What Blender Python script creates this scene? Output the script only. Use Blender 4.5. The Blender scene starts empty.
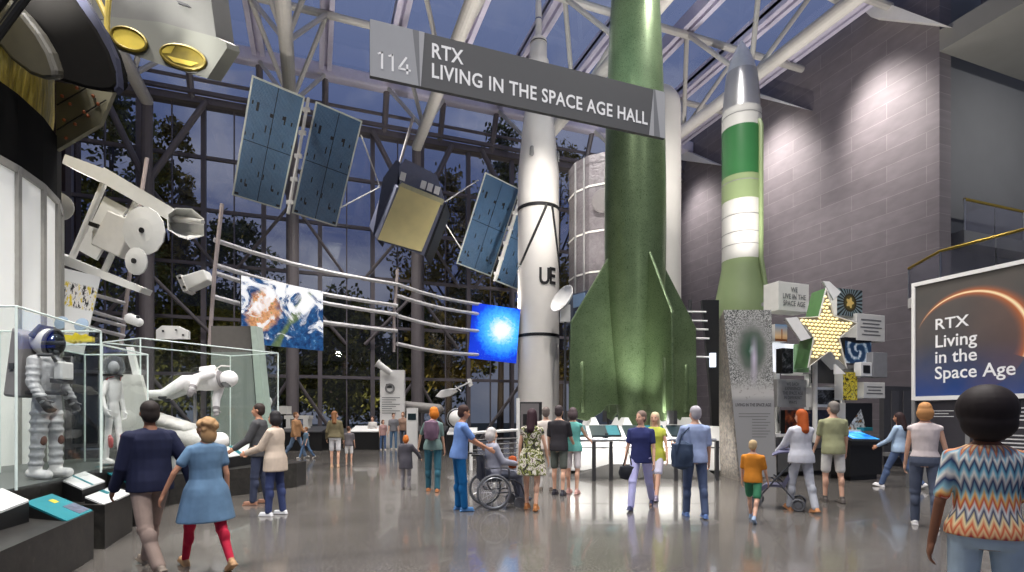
import bpy, bmesh, math, random
from math import sin, cos, pi, radians, sqrt, atan2, tan
from mathutils import Vector, Matrix
random.seed(7)
V = Vector
scene = bpy.context.scene
COL = scene.collection
# ---------------------------------------------------------------- camera model
F, CX, HY, CH, TH = 534.0, 512.0, 414.0, 1.62, radians(20.25)
FW = V((sin(TH), cos(TH), 0)); RT = V((cos(TH), -sin(TH), 0)); UP = V((0, 0, 1)); CAM = V((0, 0, CH))
def at(px, py, D): return CAM + (FW + RT * ((px - CX) / F) + UP * ((HY - py) / F)) * D
def gd(py): return F * CH / (py - HY)
def gnd(px, D):
    p = at(px, HY, D); p.z = 0; return p
def zz(py, D): return CH + (HY - py) / F * D
def view_frame(px, D, z=0.0, turn=0.0):
    """a frame standing at depth D: local x to the right, local y away from the viewer"""
    p = gnd(px, D); p.z = z
    return Matrix.Translation(p) @ Matrix.Rotation(-TH - radians(turn), 4, 'Z')
# ---------------------------------------------------------------- mesh builder
W = {}
def wm(o): return W.get(o.name, Matrix()) if o is not None else Matrix()
class MB:
    def __init__(s, M=None): s.bm = bmesh.new(); s.M = M.copy() if M else Matrix(); s.mi = 0
    def v(s, p): return s.bm.verts.new(s.M @ V(p))
    def f(s, vs):
        try:
            fc = s.bm.faces.new(vs); fc.material_index = s.mi; return fc
        except ValueError: return None
    def box(s, c, d, R=None):
        c = V(c); R = R or Matrix.Identity(3); q = []
        for dx in (-.5, .5):
            for dy in (-.5, .5):
                for dz in (-.5, .5): q.append(s.v(c + R @ V((dx*d[0], dy*d[1], dz*d[2]))))
        for a in ((0,1,3,2),(4,6,7,5),(0,4,5,1),(2,3,7,6),(0,2,6,4),(1,5,7,3)): s.f([q[i] for i in a])
        return s
    def span(s, a, b):
        a = V(a); b = V(b); return s.box((a + b) / 2, [abs(b[i] - a[i]) for i in range(3)])
    def slab(s, pts, n):
        n = V(n); a = [s.v(p) for p in pts]; b = [s.v(V(p) + n) for p in pts]
        s.f(a); s.f(b[::-1])
        for i in range(len(a)):
            j = (i + 1) % len(a); s.f([a[i], b[i], b[j], a[j]])
        return s
    def hexa(s, lo, hi):
        a = [s.v(p) for p in lo]; b = [s.v(p) for p in hi]; s.f(a); s.f(b[::-1])
        for i in range(len(a)):
            j = (i + 1) % len(a); s.f([a[i], b[i], b[j], a[j]])
        return s
    def loft(s, rings, cap=True):
        R = [[s.v(p) for p in r] for r in rings]; n = len(R[0])
        for a, b in zip(R, R[1:]):
            for i in range(n): s.f([a[i], a[(i+1) % n], b[(i+1) % n], b[i]])
        if cap: s.f(R[0][::-1]); s.f(R[-1])
        return s
    def _ring(s, c, d, r, seg, ref=None, ry=None):
        d = V(d).normalized(); ref = V(ref) if ref is not None else (V((0,0,1)) if abs(d.z) < .95 else V((0,1,0)))
        x = ref.cross(d).normalized(); y = d.cross(x)
        return [V(c) + x * (r * cos(2*pi*i/seg)) + y * ((ry or r) * sin(2*pi*i/seg)) for i in range(seg)]
    def tube(s, p0, p1, r0, r1=None, seg=10, cap=True):
        p0 = V(p0); p1 = V(p1); r1 = r0 if r1 is None else r1
        return s.loft([s._ring(p0, p1-p0, r0, seg), s._ring(p1, p1-p0, r1, seg)], cap)
    def path(s, pts, r, seg=8):
        pts = [V(p) for p in pts]; rings = []; ref = None
        for i, p in enumerate(pts):
            d = (pts[min(i+1, len(pts)-1)] - pts[max(i-1, 0)]).normalized()
            if ref is None: ref = V((0,0,1)) if abs(d.z) < .9 else V((0,1,0))
            x = ref.cross(d).normalized(); y = d.cross(x); ref = y
            rr = r[i] if isinstance(r, (list, tuple)) else r
            rings.append([p + x*(rr*cos(2*pi*k/seg)) + y*(rr*sin(2*pi*k/seg)) for k in range(seg)])
        return s.loft(rings)
    def caps(s, p0, p1, r0, r1, seg=10, ref=None, sq=1.0):
        """tapered capsule; sq squashes it along the ref direction"""
        p0 = V(p0); p1 = V(p1); d = p1 - p0
        if d.length < 1e-5: d = V((0,0,.001))
        d = d.normalized(); rings = []
        for a in (-80, -50, -20): rings.append((p0 + d*(r0*sin(radians(a))), r0*cos(radians(a))))
        for a in (20, 50, 80): rings.append((p1 + d*(r1*sin(radians(a))), r1*cos(radians(a))))
        return s.loft([s._ring(c, d, r, seg, ref, r*sq) for c, r in rings])
    def ell(s, c, r, R=None, u=16, w=10):
        c = V(c); R = R or Matrix.Identity(3)
        if not hasattr(r, '__len__'): r = (r, r, r)
        rings = []
        for j in range(1, w):
            t = pi*j/w
            rings.append([c + R @ V((r[0]*sin(t)*cos(2*pi*i/u), r[1]*sin(t)*sin(2*pi*i/u), r[2]*cos(t))) for i in range(u)])
        Q = [[s.v(p) for p in q] for q in rings]
        for a, b in zip(Q, Q[1:]):
            for i in range(u): s.f([a[i], b[i], b[(i+1) % u], a[(i+1) % u]])
        t = s.v(c + R @ V((0,0,r[2]))); b = s.v(c - R @ V((0,0,r[2])))
        for i in range(u):
            s.f([t, Q[0][i], Q[0][(i+1) % u]]); s.f([b, Q[-1][(i+1) % u], Q[-1][i]])
        return s
    def lathe(s, prof, seg=40, a0=0.0, a1=2*pi, cap=True):
        full = abs(a1 - a0 - 2*pi) < 1e-6; n = seg if full else seg + 1
        R = [[s.v((r*cos(a0+(a1-a0)*i/seg), r*sin(a0+(a1-a0)*i/seg), z)) for i in range(n)] for r, z in prof]
        for a, b in zip(R, R[1:]):
            for i in range(seg): s.f([a[i], a[(i+1) % n], b[(i+1) % n], b[i]])
        if cap and full: s.f(R[0][::-1]); s.f(R[-1])
        return s
    def build(s, name, mat, parent=None, smooth=False, own=None, remesh=0, relax=0, bevel=0, recalc=True, **tags):
        bm = s.bm
        if recalc: bmesh.ops.recalc_face_normals(bm, faces=bm.faces)
        pm = wm(parent); mw = own if own is not None else pm
        bm.transform(mw.inverted())
        me = bpy.data.meshes.new(name)
        if smooth and not remesh:
            for e in bm.edges:
                if len(e.link_faces) == 2 and e.calc_face_angle(0) > .65: e.smooth = False
            for f_ in bm.faces: f_.smooth = True
        bm.to_mesh(me); bm.free()
        for m in (mat if isinstance(mat, (list, tuple)) else [mat]): me.materials.append(m)
        o = bpy.data.objects.new(name, me); COL.objects.link(o)
        if remesh:
            md = o.modifiers.new('r', 'REMESH'); md.mode = 'VOXEL'; md.voxel_size = remesh; md.use_smooth_shade = True
            if relax:
                sm = o.modifiers.new('s', 'SMOOTH'); sm.factor = .5; sm.iterations = relax
            dg = bpy.context.evaluated_depsgraph_get(); dg.update()
            m2 = bpy.data.meshes.new_from_object(o.evaluated_get(dg)); o.modifiers.clear()
            o.data = m2; bpy.data.meshes.remove(me); m2.name = name; me = m2
            if not me.materials:
                me.materials.append(mat if not isinstance(mat, (list, tuple)) else mat[0])
            me.polygons.foreach_set('use_smooth', [True]*len(me.polygons))
        if bevel:
            b = o.modifiers.new('b', 'BEVEL'); b.width = bevel; b.segments = 2; b.limit_method = 'ANGLE'
        o.matrix_basis = pm.inverted() @ mw
        if parent is not None: o.parent = parent
        W[o.name] = mw.copy()
        tag(o, **tags)
        return o
def tag(o, label=None, cat=None, group=None, kind=None):
    if label: o['label'] = label
    if cat: o['category'] = cat
    if group: o['group'] = group
    if kind: o['kind'] = kind
    return o
def thing(name, label, cat, M=None, group=None):
    o = bpy.data.objects.new(name, None); COL.objects.link(o); o.empty_display_size = .1
    M = M.copy() if isinstance(M, Matrix) else Matrix.Translation(M) if M is not None else Matrix()
    o.matrix_basis = M; W[o.name] = M
    return tag(o, label, cat, group)
def struct(mb, name, mat, parent=None, **k): return mb.build(name, mat, parent, kind='structure' if parent is None else None, **k)
def copy_thing(root, M, label=None):
    r = root.copy(); COL.objects.link(r); r.matrix_basis = M; W[r.name] = M.copy()
    if label: r['label'] = label
    for ch in list(root.children):
        c = ch.copy(); COL.objects.link(c); c.parent = r
        for g in list(ch.children):
            d = g.copy(); COL.objects.link(d); d.parent = c
    return r
def frame_from(o, x, y):
    x = V(x).normalized(); z = x.cross(V(y)).normalized(); y = z.cross(x)
    M = Matrix((x, y, z)).transposed().to_4x4(); M.translation = V(o); return M
_fontcache = {}
def text(name, body, M, size, mat, parent, align='LEFT', sx=1.0, bold=0.0, space=1.0, line=1.0, ext=.004):
    cu = bpy.data.curves.new(name, 'FONT'); cu.body = body; cu.size = size; cu.align_x = align; cu.align_y = 'CENTER'
    cu.offset = bold; cu.space_character = space; cu.space_line = line; cu.extrude = ext; cu.resolution_u = 3
    t = bpy.data.objects.new(name, cu); COL.objects.link(t)
    dg = bpy.context.evaluated_depsgraph_get(); dg.update()
    me = bpy.data.meshes.new_from_object(t.evaluated_get(dg)); bpy.data.objects.remove(t); bpy.data.curves.remove(cu)
    me.transform(Matrix.Diagonal((sx, 1, 1, 1))); me.materials.clear(); me.materials.append(mat); me.name = name
    o = bpy.data.objects.new(name, me); COL.objects.link(o); pm = wm(parent)
    o.matrix_basis = pm.inverted() @ M
    if parent is not None: o.parent = parent
    W[o.name] = M.copy(); return o
# ---------------------------------------------------------------- materials
def lin(c):
    if max(c) > 1.0: c = [x / 255.0 for x in c]
    return tuple(x/12.92 if x <= .04045 else ((x+.055)/1.055)**2.4 for x in c)
class NT:
    def __init__(s, name):
        s.m = bpy.data.materials.new(name); s.m.use_nodes = True; s.t = s.m.node_tree; s.n = s.t.nodes; s.n.clear()
        s.out = s.n.new('ShaderNodeOutputMaterial')
    def new(s, ty, **k):
        n = s.n.new(ty)
        for a, b in k.items(): setattr(n, a, b)
        return n
    def put(s, sock, val):
        if isinstance(val, bpy.types.NodeSocket): s.t.links.new(val, sock)
        elif val is not None:
            if hasattr(val, '__len__') and len(val) == 3 and sock.type == 'RGBA': val = (*val, 1)
            sock.default_value = val
    def obj(s): return s.new('ShaderNodeTexCoord').outputs['Object']
    def xyz(s, v):
        n = s.new('ShaderNodeSeparateXYZ'); s.put(n.inputs[0], v); return n.outputs
    def vec(s, x, y, z):
        n = s.new('ShaderNodeCombineXYZ')
        for i, q in enumerate((x, y, z)): s.put(n.inputs[i], q)
        return n.outputs[0]
    def math(s, op, a, b=None, clamp=False):
        n = s.new('ShaderNodeMath', operation=op, use_clamp=clamp); s.put(n.inputs[0], a)
        if b is not None: s.put(n.inputs[1], b)
        return n.outputs[0]
    def mix(s, f, a, b, blend='MIX'):
        n = s.new('ShaderNodeMix', data_type='RGBA', blend_type=blend)
        s.put(n.inputs[0], f); s.put(n.inputs[6], a); s.put(n.inputs[7], b); return n.outputs[2]
    def ramp(s, f, stops, interp='LINEAR'):
        n = s.new('ShaderNodeValToRGB'); r = n.color_ramp; r.interpolation = interp; s.put(n.inputs[0], f)
        while len(r.elements) < len(stops): r.elements.new(.5)
        for e, (p, c) in zip(r.elements, stops):
            e.position = p; e.color = (*c, 1) if hasattr(c, '__len__') else (c, c, c, 1)
        return n.outputs[0]
    def noise(s, vec, scale=5, detail=3, rough=.5, dist=0):
        n = s.new('ShaderNodeTexNoise'); s.put(n.inputs['Vector'], vec); n.inputs['Scale'].default_value = scale
        n.inputs['Detail'].default_value = detail; n.inputs['Roughness'].default_value = rough; n.inputs['Distortion'].default_value = dist
        return n.outputs['Fac']
    def maprange(s, f, a, b, c=0, d=1):
        n = s.new('ShaderNodeMapRange'); s.put(n.inputs[0], f)
        for i, q in enumerate((a, b, c, d)): n.inputs[i+1].default_value = q
        return n.outputs[0]
    def bsdf(s, col, rough=.5, metal=0, spec=.5, emit=None, es=0, bump=None, bd=.02, coat=0, alpha=None):
        b = s.new('ShaderNodeBsdfPrincipled'); s.put(b.inputs['Base Color'], col); s.put(b.inputs['Roughness'], rough)
        s.put(b.inputs['Metallic'], metal); s.put(b.inputs['Specular IOR Level'], spec); s.put(b.inputs['Coat Weight'], coat)
        if emit is not None: s.put(b.inputs['Emission Color'], emit); s.put(b.inputs['Emission Strength'], es)
        if bump is not None:
            n = s.new('ShaderNodeBump'); s.put(n.inputs['Height'], bump); n.inputs['Strength'].default_value = 1; n.inputs['Distance'].default_value = bd
            s.t.links.new(n.outputs[0], b.inputs['Normal'])
        s.t.links.new(b.outputs[0], s.out.inputs[0]); return s.m
def mat(name, c, rough=.5, metal=0, var=.08, scale=7, bump=0, bscale=None, spec=.5, coat=0, es=0, det=3):
    n = NT(name); c = lin(c); o = n.obj(); f = n.noise(o, scale, det)
    col = n.ramp(f, [(.25, tuple(max(0, x*(1-var)) for x in c)), (.75, tuple(min(1, x*(1+var)) for x in c))])
    h = n.noise(o, bscale or scale*6, 2) if bump else None
    return n.bsdf(col, rough, metal, spec, emit=col if es else None, es=es, bump=h, bd=bump, coat=coat)
def glass_mat(name, tint=(1, 1, 1), refl=1.0, rough=0.0, body=0.0, bodycol=(.5, .6, .55)):
    n = NT(name); t = n.new('ShaderNodeBsdfTransparent'); t.inputs[0].default_value = (*tint, 1)
    g = n.new('ShaderNodeBsdfGlossy'); g.inputs['Roughness'].default_value = rough
    g.inputs['Color'].default_value = (1, 1, 1, 1)
    lw = n.new('ShaderNodeLayerWeight'); lw.inputs[0].default_value = .5
    f5 = n.math('POWER', lw.outputs['Facing'], 4.0)
    fac = n.math('MULTIPLY', n.math('ADD', n.math('MULTIPLY', f5, .7), .035), refl, True)
    base = t.outputs[0]
    if body:
        d = n.new('ShaderNodeBsdfDiffuse'); d.inputs[0].default_value = (*bodycol, 1)
        mx = n.new('ShaderNodeMixShader'); mx.inputs[0].default_value = body
        n.t.links.new(base, mx.inputs[1]); n.t.links.new(d.outputs[0], mx.inputs[2]); base = mx.outputs[0]
    m = n.new('ShaderNodeMixShader'); n.put(m.inputs[0], fac)
    n.t.links.new(base, m.inputs[1]); n.t.links.new(g.outputs[0], m.inputs[2]); n.t.links.new(m.outputs[0], n.out.inputs[0])
    return n.m
def emit_mat(name, c, s):
    n = NT(name); c = lin(c); f = n.noise(n.obj(), 4, 2)
    col = n.ramp(f, [(.2, tuple(x*.95 for x in c)), (.8, c)])
    return n.bsdf(col, .4, emit=col, es=s)
# ---------------------------------------------------------------- lights
def spot(loc, tgt, power, ang=60, blend=.6, col=(1, .95, .9), r=.15):
    l = bpy.data.lights.new('spot_lamp', 'SPOT'); l.energy = power; l.spot_size = radians(ang); l.spot_blend = blend
    l.color = col; l.shadow_soft_size = r
    o = bpy.data.objects.new('spot_lamp', l); COL.objects.link(o); o.location = loc
    o.rotation_euler = (V(tgt) - V(loc)).to_track_quat('-Z', 'Y').to_euler(); return o
def area(loc, tgt, power, sx, sy, col=(1, .96, .92)):
    l = bpy.data.lights.new('area_lamp', 'AREA'); l.shape = 'RECTANGLE'; l.size = sx; l.size_y = sy; l.energy = power; l.color = col
    o = bpy.data.objects.new('area_lamp', l); COL.objects.link(o); o.location = loc
    o.rotation_euler = (V(tgt) - V(loc)).to_track_quat('-Z', 'Y').to_euler(); return o
# ---------------------------------------------------------------- camera
cd = bpy.data.cameras.new('camera'); cam = bpy.data.objects.new('camera', cd); COL.objects.link(cam)
cd.sensor_width = 36; cd.lens = F / 1024 * 36; cd.shift_y = (HY - 286) / 1024; cd.clip_end = 400; cd.clip_start = .05
cam.location = CAM; cam.rotation_euler = (pi/2, 0, -TH); scene.camera = cam
scene.view_settings.view_transform = 'Standard'; scene.view_settings.look = 'None'
scene.view_settings.gamma = 1; scene.view_settings.exposure = 0; scene.view_settings.use_curve_mapping = False
# ================================================================ materials used widely
def stone_mat():
    n = NT('stone_blocks'); x, y, z = n.xyz(n.obj()); vec = n.vec(y, z, 0.0)
    b = n.new('ShaderNodeTexBrick'); n.put(b.inputs['Vector'], vec)
    for k, q in (('Scale', 1.0), ('Mortar Size', .014), ('Mortar Smooth', .3), ('Bias', 0), ('Brick Width', 3.24), ('Row Height', .69)): b.inputs[k].default_value = q
    b.offset = .5; b.inputs['Color1'].default_value = (*lin((120, 113, 116)), 1); b.inputs['Color2'].default_value = (*lin((128, 121, 124)), 1)
    b.inputs['Mortar'].default_value = (*lin((146, 139, 140)), 1)
    f = n.noise(n.vec(n.math('MULTIPLY', y, .5), z, 0.0), 3, 5); g = n.ramp(f, [(.2, .82), (.8, 1.1)])
    c = n.mix(1.0, b.outputs['Color'], g, 'MULTIPLY')
    return n.bsdf(c, .62, spec=.3, bump=f, bd=.004)
def floor_mat():
    n = NT('terrazzo'); o = n.obj()
    f1 = n.noise(o, 46, 2, .7); f2 = n.noise(o, 22, 3); f3 = n.noise(o, .5, 3)
    sp = n.ramp(f1, [(.36, lin((56, 53, 50))), (.5, lin((98, 94, 90))), (.62, lin((126, 121, 115))), (.70, lin((178, 172, 164)))])
    c = n.mix(.45, sp, n.ramp(f2, [(.3, lin((84, 80, 76))), (.7, lin((112, 108, 103)))]))
    c = n.mix(1.0, c, n.ramp(f3, [(.3, .82), (.7, 1.05)]), 'MULTIPLY')
    return n.bsdf(c, n.ramp(f3, [(.3, .13), (.7, .2)]), spec=.75, coat=.25)
M_stone = stone_mat(); M_floor = floor_mat()
M_steel = mat('painted_steel_cream', (190, 187, 182), .5, var=.05)
M_steel2 = mat('painted_steel_grey', (150, 143, 140), .5, var=.05)
M_col = mat('column_grey', (112, 106, 108), .5, var=.05)
M_mull = mat('mullion_grey', (112, 106, 110), .45, .3, var=.05)
M_lav = mat('painted_beam', (208, 203, 222), .55, var=.05)
M_glass = glass_mat('window_glass', (.9, .91, .94), .6)
M_rglass = glass_mat('roof_glass', (.9, .92, .97), .5)
M_white = mat('white_paint', (232, 231, 228), .45, var=.03)
M_offw = mat('off_white', (214, 212, 206), .5, var=.04)
M_grey = mat('grey_paint', (128, 128, 128), .55)
M_dgrey = mat('dark_grey_paint', (58, 58, 60), .5)
M_black = mat('black_paint', (22, 22, 23), .45)
M_gwall = mat('smooth_grey_wall', (112, 113, 116), .7, var=.04, scale=1)
M_soffit = mat('soffit_plaster', (138, 137, 132), .8, var=.05, scale=1)
M_alu = mat('brushed_aluminium', (190, 192, 196), .3, .9)
M_chrome = mat('polished_steel', (210, 212, 215), .18, 1.0, var=.03)
M_brass = mat('brass', (196, 166, 70), .3, .8)
M_red = mat('red_paint', (180, 38, 40), .5)
# ================================================================ setting
XW, YG, ZE, ZT, YT, ZR, ZC = 23.4, 30.3, 17.0, 19.2, 29.3, 19.25, 16.0
mb = MB(); mb.span((-24, -9, -.3), (34, YG + .2, 0)); struct(mb, 'floor', M_floor)
mb = MB(); mb.span((XW, 14.1, 0), (XW + .7, YG + .1, 19.9)); struct(mb, 'wall_right', M_stone)
# recessed upper bay at the right with soffit over it
mb = MB(); mb.span((XW + .7, 14.6, 0), (44, 14.9, 24)); struct(mb, 'wall_recess', M_gwall)
mb = MB(); mb.span((XW, -9, 16.1), (44, 14.1, 16.95)); wsof = struct(mb, 'ceiling_soffit', M_soffit)
mb = MB(); mb.span((XW + 2.6, -9, 16.95), (XW + 3.0, 14.1, 19.6)); struct(mb, 'wall_upper', M_stone)
# balcony slab
bal = [(21.9, -2, 6.45), (21.9, 13.3, 6.45), (23.4, 15.6, 6.45), (34, 14.6, 6.45), (34, -2, 6.45)]
mb = MB(); mb.slab([bal[0], bal[1], (23.38, 15.3, 6.45), (23.38, 14.1, 6.45), (23.7, 14.05, 6.45), (34, 14.05, 6.45), (34, -2, 6.45)], (0, 0, -.4)); struct(mb, 'trim_balcony', M_offw)
# left end wall behind the drum exhibit
mb = MB(); mb.span((-16.5, 8, 0), (-15.9, YG, 24)); struct(mb, 'wall_left', mat('brown_wall', (88, 74, 70), .8))
mb = MB(); mb.span((-15.9, YG + .5, 0), (-10.6, YG + 1.1, 18)); struct(mb, 'wall_pier', mat('brown_pier', (86, 70, 66), .8))
# curtain wall
mx = [.25 + 2.73*i for i in range(-6, 9)]
rows = [0.15, 3.6, 6.4, 9.1, 11.8, 14.4]
win = MB()
for x in mx: win.span((x - .11, YG - .12, 0), (x + .11, YG + .16, ZE))
for x in mx[:-1]: win.span((x + 1.365 - .03, YG - .04, 0), (x + 1.365 + .03, YG + .06, ZE))
for z in rows: win.span((-15.9, YG - .09, z - .08), (XW, YG + .1, z + .08))
wfo = struct(win, 'window_1', M_mull)
mb = MB(); mb.span((-15.9, YG - .012, .1), (XW, YG + .012, ZE)); struct(mb, 'pane', M_glass, wfo)
# eave beam, glazed upstand, transfer beam
mb = MB(); mb.span((-15.9, YG - .3, ZE - .05), (XW, YG + .35, ZE + .28)); mb.span((-15.9, YG - .5, ZE + .32), (XW, YG - .3, ZE + .5)); struct(mb, 'trim_eave', M_mull)
mb = MB(); mb.slab([(-15.9, YG, ZE + .25), (XW, YG, ZE + .25), (XW, YT, ZT - .1), (-15.9, YT, ZT - .1)], (0, .02, .02)); struct(mb, 'window_2', M_rglass)
mb = MB(); mb.tube((-15.9, YG - .45, ZE + 1.0), (XW, YG - .45, ZE + 1.0), .09); struct(mb, 'trim_upstand_rail', M_mull)
mb = MB(); mb.span((-15.9, YT - .5, ZT - .35), (XW, YT + .1, ZT + .35)); struct(mb, 'trim_transfer_beam', M_lav, bevel=.12)
# roof glass
rg = MB(); rg.span((-15.9, -9, ZR + .5), (XW, YT, ZR + .53)); struct(rg, 'ceiling', M_rglass)
raf = [-2.6 + 3.1*i for i in range(-4, 9)]
tn = 1
for x in raf:
    mb = MB(); mb.span((x - .30, -9, ZR - .12), (x - .08, YT, ZR + .5)); mb.span((x + .08, -9, ZR - .12), (x + .30, YT, ZR + .5)); mb.span((x - .3, -9, ZR + .12), (x + .3, YT, ZR + .3))
    struct(mb, 'trim_rafter_%d' % tn, M_lav); tn += 1
    mb = MB(); mb.tube((x, YG - .15, ZE + .1), (x, YT - .2, ZT - .2), .16, seg=8); struct(mb, 'trim_strut_%d' % tn, M_mull)
tn = 1
for y in (24.6, 20.2, 15.8, 11.4, 7.0, 2.6):
    mb = MB(); mb.tube((-15.9, y, ZR - .25), (XW - .35, y, ZR - .25), .16); struct(mb, 'trim_purlin_%d' % tn, M_steel); tn += 1
# bottom chords, webs and columns
chords = [-7.25, -1.05, 5.15, 11.35, 17.55]
tn = 1
for x in chords:
    mb = MB(); mb.tube((x, -9, ZC), (x, YT - .5, ZC), .27, seg=16)
    for y in (26.8, 22.4, 18.0, 13.6, 9.2, 4.8):
        for sx in (-1.55, 1.55):
            mb.tube((x, y, ZC), (x + sx, y - 2.2, ZR - .2), .105, seg=8); mb.tube((x, y, ZC), (x + sx, y + 2.2, ZR - .2), .105, seg=8)
    struct(mb, 'trim_truss_%d' % tn, M_steel)
    mb = MB(); mb.tube((x, YT - .5, 0), (x, YT - .5, 12.5), .3, seg=16)
    mb.tube((x, YT - .5, 12.3), (x, YT - .4, ZC), .24, seg=12)
    for sx in (-1, 1):
        mb.tube((x, YT - .5, 12.2), (x + sx*2.2, YG - .4, ZE), .15); mb.tube((x, YT - .5, 8.2), (x + sx*2.6, YG - .25, 5.4), .09); mb.tube((x, YT - .5, 3.6), (x + sx*2.2, YG - .25, .2), .09)
    for sx in (-1, 1): mb.tube((x, YT - .5, 12.2), (x + sx*2.7, YG - .2, 8.9), .08)
    struct(mb, 'trim_column_%d' % tn, M_col); tn += 1
# white wedge fins standing off the stone wall below the roof line
def wpt(px, py, dx=0):
    k = (px - CX) / F; D = (XW + dx) / (sin(TH) + cos(TH)*k); return at(px, py, D)
tn = 1
for tri in (((664, 140), (724, 166), (664, 158)), ((756, 92), (813, 111), (756, 97)), ((842, -14), (953, 28), (879, 20))):
    mb = MB(); p = [wpt(*q) for q in tri]
    mb.slab(p, (-.5, 0, 0)); struct(mb, 'trim_wedge_%d' % tn, M_white); tn += 1
# balcony balustrades
def balustrade(pts, ztop, zbot, label, group=None):
    t = thing('glass_balustrade', label, 'railing', V(pts[0][:2] + (zbot,)), group)
    for a, b in zip(pts, pts[1:]):
        a = V((*a[:2], 0)); b = V((*b[:2], 0)); d = (b - a); L = d.length; d.normalize(); nrm = V((-d.y, d.x, 0))
        n = max(1, int(L / 1.5))
        for i in range(n):
            p = a + d*(L*i/n + .03); q = a + d*(L*(i+1)/n - .03)
            m = MB(); m.slab([p + UP*zbot, q + UP*zbot, q + UP*(ztop - .06), p + UP*(ztop - .06)], nrm*.015); m.build('glass_panel', M_balglass, t)
    m = MB(); m.path([(p[0], p[1], ztop) for p in pts], .055); m.build('handrail', M_brass, t, smooth=True)
    m = MB()
    for p in pts[:-1]: m.tube((p[0], p[1], zbot), (p[0], p[1], ztop), .03)
    m.build('post', M_alu, t)
    return t
M_balglass = glass_mat('balustrade_glass', (.82, .84, .88), .5, body=.22, bodycol=(.30, .29, .33))
balustrade([(23.35, 15.25), (21.95, 13.2), (21.95, 8), (21.95, 2)], 7.72, 6.46, 'glass balcony railing with brass handrail above the large sunrise billboard')
balustrade([(24.6, 13.9), (28.5, 13.9), (33, 13.9)], 10.3, 9.0, 'upper glass railing with brass handrail against the grey recessed wall')
mb = MB(); mb.span((24.4, 13.8, 8.5), (33.5, 14.6, 9.0)); struct(mb, 'trim_upper_landing', M_gwall)
# ================================================================ outside: ground, trees
mb = MB(); mb.span((-70, YG + .3, -.6), (80, 110, -.35)); struct(mb, 'ground', mat('lawn', (40, 44, 26), .95, scale=3))
def leaf_mat(name, a, b):
    n = NT(name); f = n.noise(n.obj(), 1.2, 3)
    return n.bsdf(n.ramp(f, [(.3, lin(a)), (.7, lin(b))]), .8, spec=.2)
leafs = [leaf_mat('leaves_olive', (58, 60, 26), (112, 112, 52)), leaf_mat('leaves_dark', (40, 46, 24), (84, 90, 46)), leaf_mat('leaves_yellow', (84, 76, 32), (140, 124, 58))]
M_bark = mat('bark', (62, 52, 44), .9, scale=12)
def tree(loc, h, r, mi, label, seed, shape=1.0):
    rnd = random.Random(seed); t = thing('tree', label, 'tree', V(loc), 'trees beyond the glass wall')
    L = V(loc); m = MB(); m.path([L, L + V((.1, 0, h*.3)), L + V((-.1, .1, h*.62)), L + V((.1, 0, h*.9))], [.28, .2, .12, .04])
    for k in range(9):
        a = rnd.random()*6.28; z = h*(.25 + .055*k); m.path([L + UP*z, L + V((cos(a)*r*.45, sin(a)*r*.45, z + h*.12)), L + V((cos(a)*r*.8, sin(a)*r*.8, z + h*.16))], [.09, .06, .02], 6)
    m.build('trunk', M_bark, t, smooth=True)
    m = MB(); clumps = []
    for i in range(64):
        u = rnd.random(); zc = h*(.22 + .78*u); rr = r*(sin(pi*min(1, (.12 + .86*u)))**.7)*shape; a = rnd.random()*6.28; q = sqrt(rnd.random())
        clumps.append((L + V((cos(a)*rr*q, sin(a)*rr*q, zc)), r*rnd.uniform(.2, .38)))
    for c, cr in clumps:
        for j in range(95):
            d = V((rnd.gauss(0, 1), rnd.gauss(0, 1), rnd.gauss(0, .8))).normalized(); p = c + d*cr*rnd.uniform(.45, 1.05)
            s = rnd.uniform(.13, .27); x = V((rnd.gauss(0, 1), rnd.gauss(0, 1), rnd.gauss(0, 1))).normalized(); y = x.orthogonal().normalized()
            m.f([m.v(p - x*s), m.v(p + y*s*.6), m.v(p + x*s), m.v(p - y*s*.6)])
    m.build('foliage', leafs[mi], t, recalc=False)
def tree_at(px, D, toppy, wpx, mi, label, seed):
    p = gnd(px, D); p.z = -.4; tree(p, zz(toppy, D) + .4, wpx*D/F/2, mi, label, seed)
tree_at(112, 36, 88, 130, 0, 'tall olive tree outside the glass behind the white antenna craft', 1)
tree_at(172, 40, 128, 70, 2, 'yellowish tree outside the glass between the left column and the big solar panels', 2)
tree_at(235, 42, 228, 100, 1, 'dark round tree outside the glass above the earth picture', 3)
tree_at(285, 44, 296, 120, 1, 'low dark tree outside the glass below the big solar panels', 4)
tree_at(345, 38, 300, 100, 0, 'low olive tree outside the glass left of the white text pylon', 5)
tree_at(412, 40, 300, 90, 1, 'low dark tree outside the glass behind the white text pylon', 6)
tree_at(448, 37, 176, 100, 2, 'tall yellow green tree outside the glass behind the gold foil box', 7)
tree_at(500, 39, 128, 90, 0, 'tall olive tree outside the glass behind the smaller solar panels', 8)
tree_at(560, 40, 150, 90, 2, 'tall yellow tree outside the glass between white rocket and grey telescope', 9)
tree_at(200, 39, 300, 110, 0, 'low olive tree outside the glass behind the floating white suit', 10)
tree_at(630, 43, 150, 120, 1, 'dark tree outside the glass behind the grey telescope and green rocket', 11)
tree_at(390, 46, 345, 150, 1, 'far dark tree outside low in the gap under the grey cloud', 12)
tree_at(38, 40, 150, 130, 1, 'dark tree outside the glass behind the white lightbox drum', 13)
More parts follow.
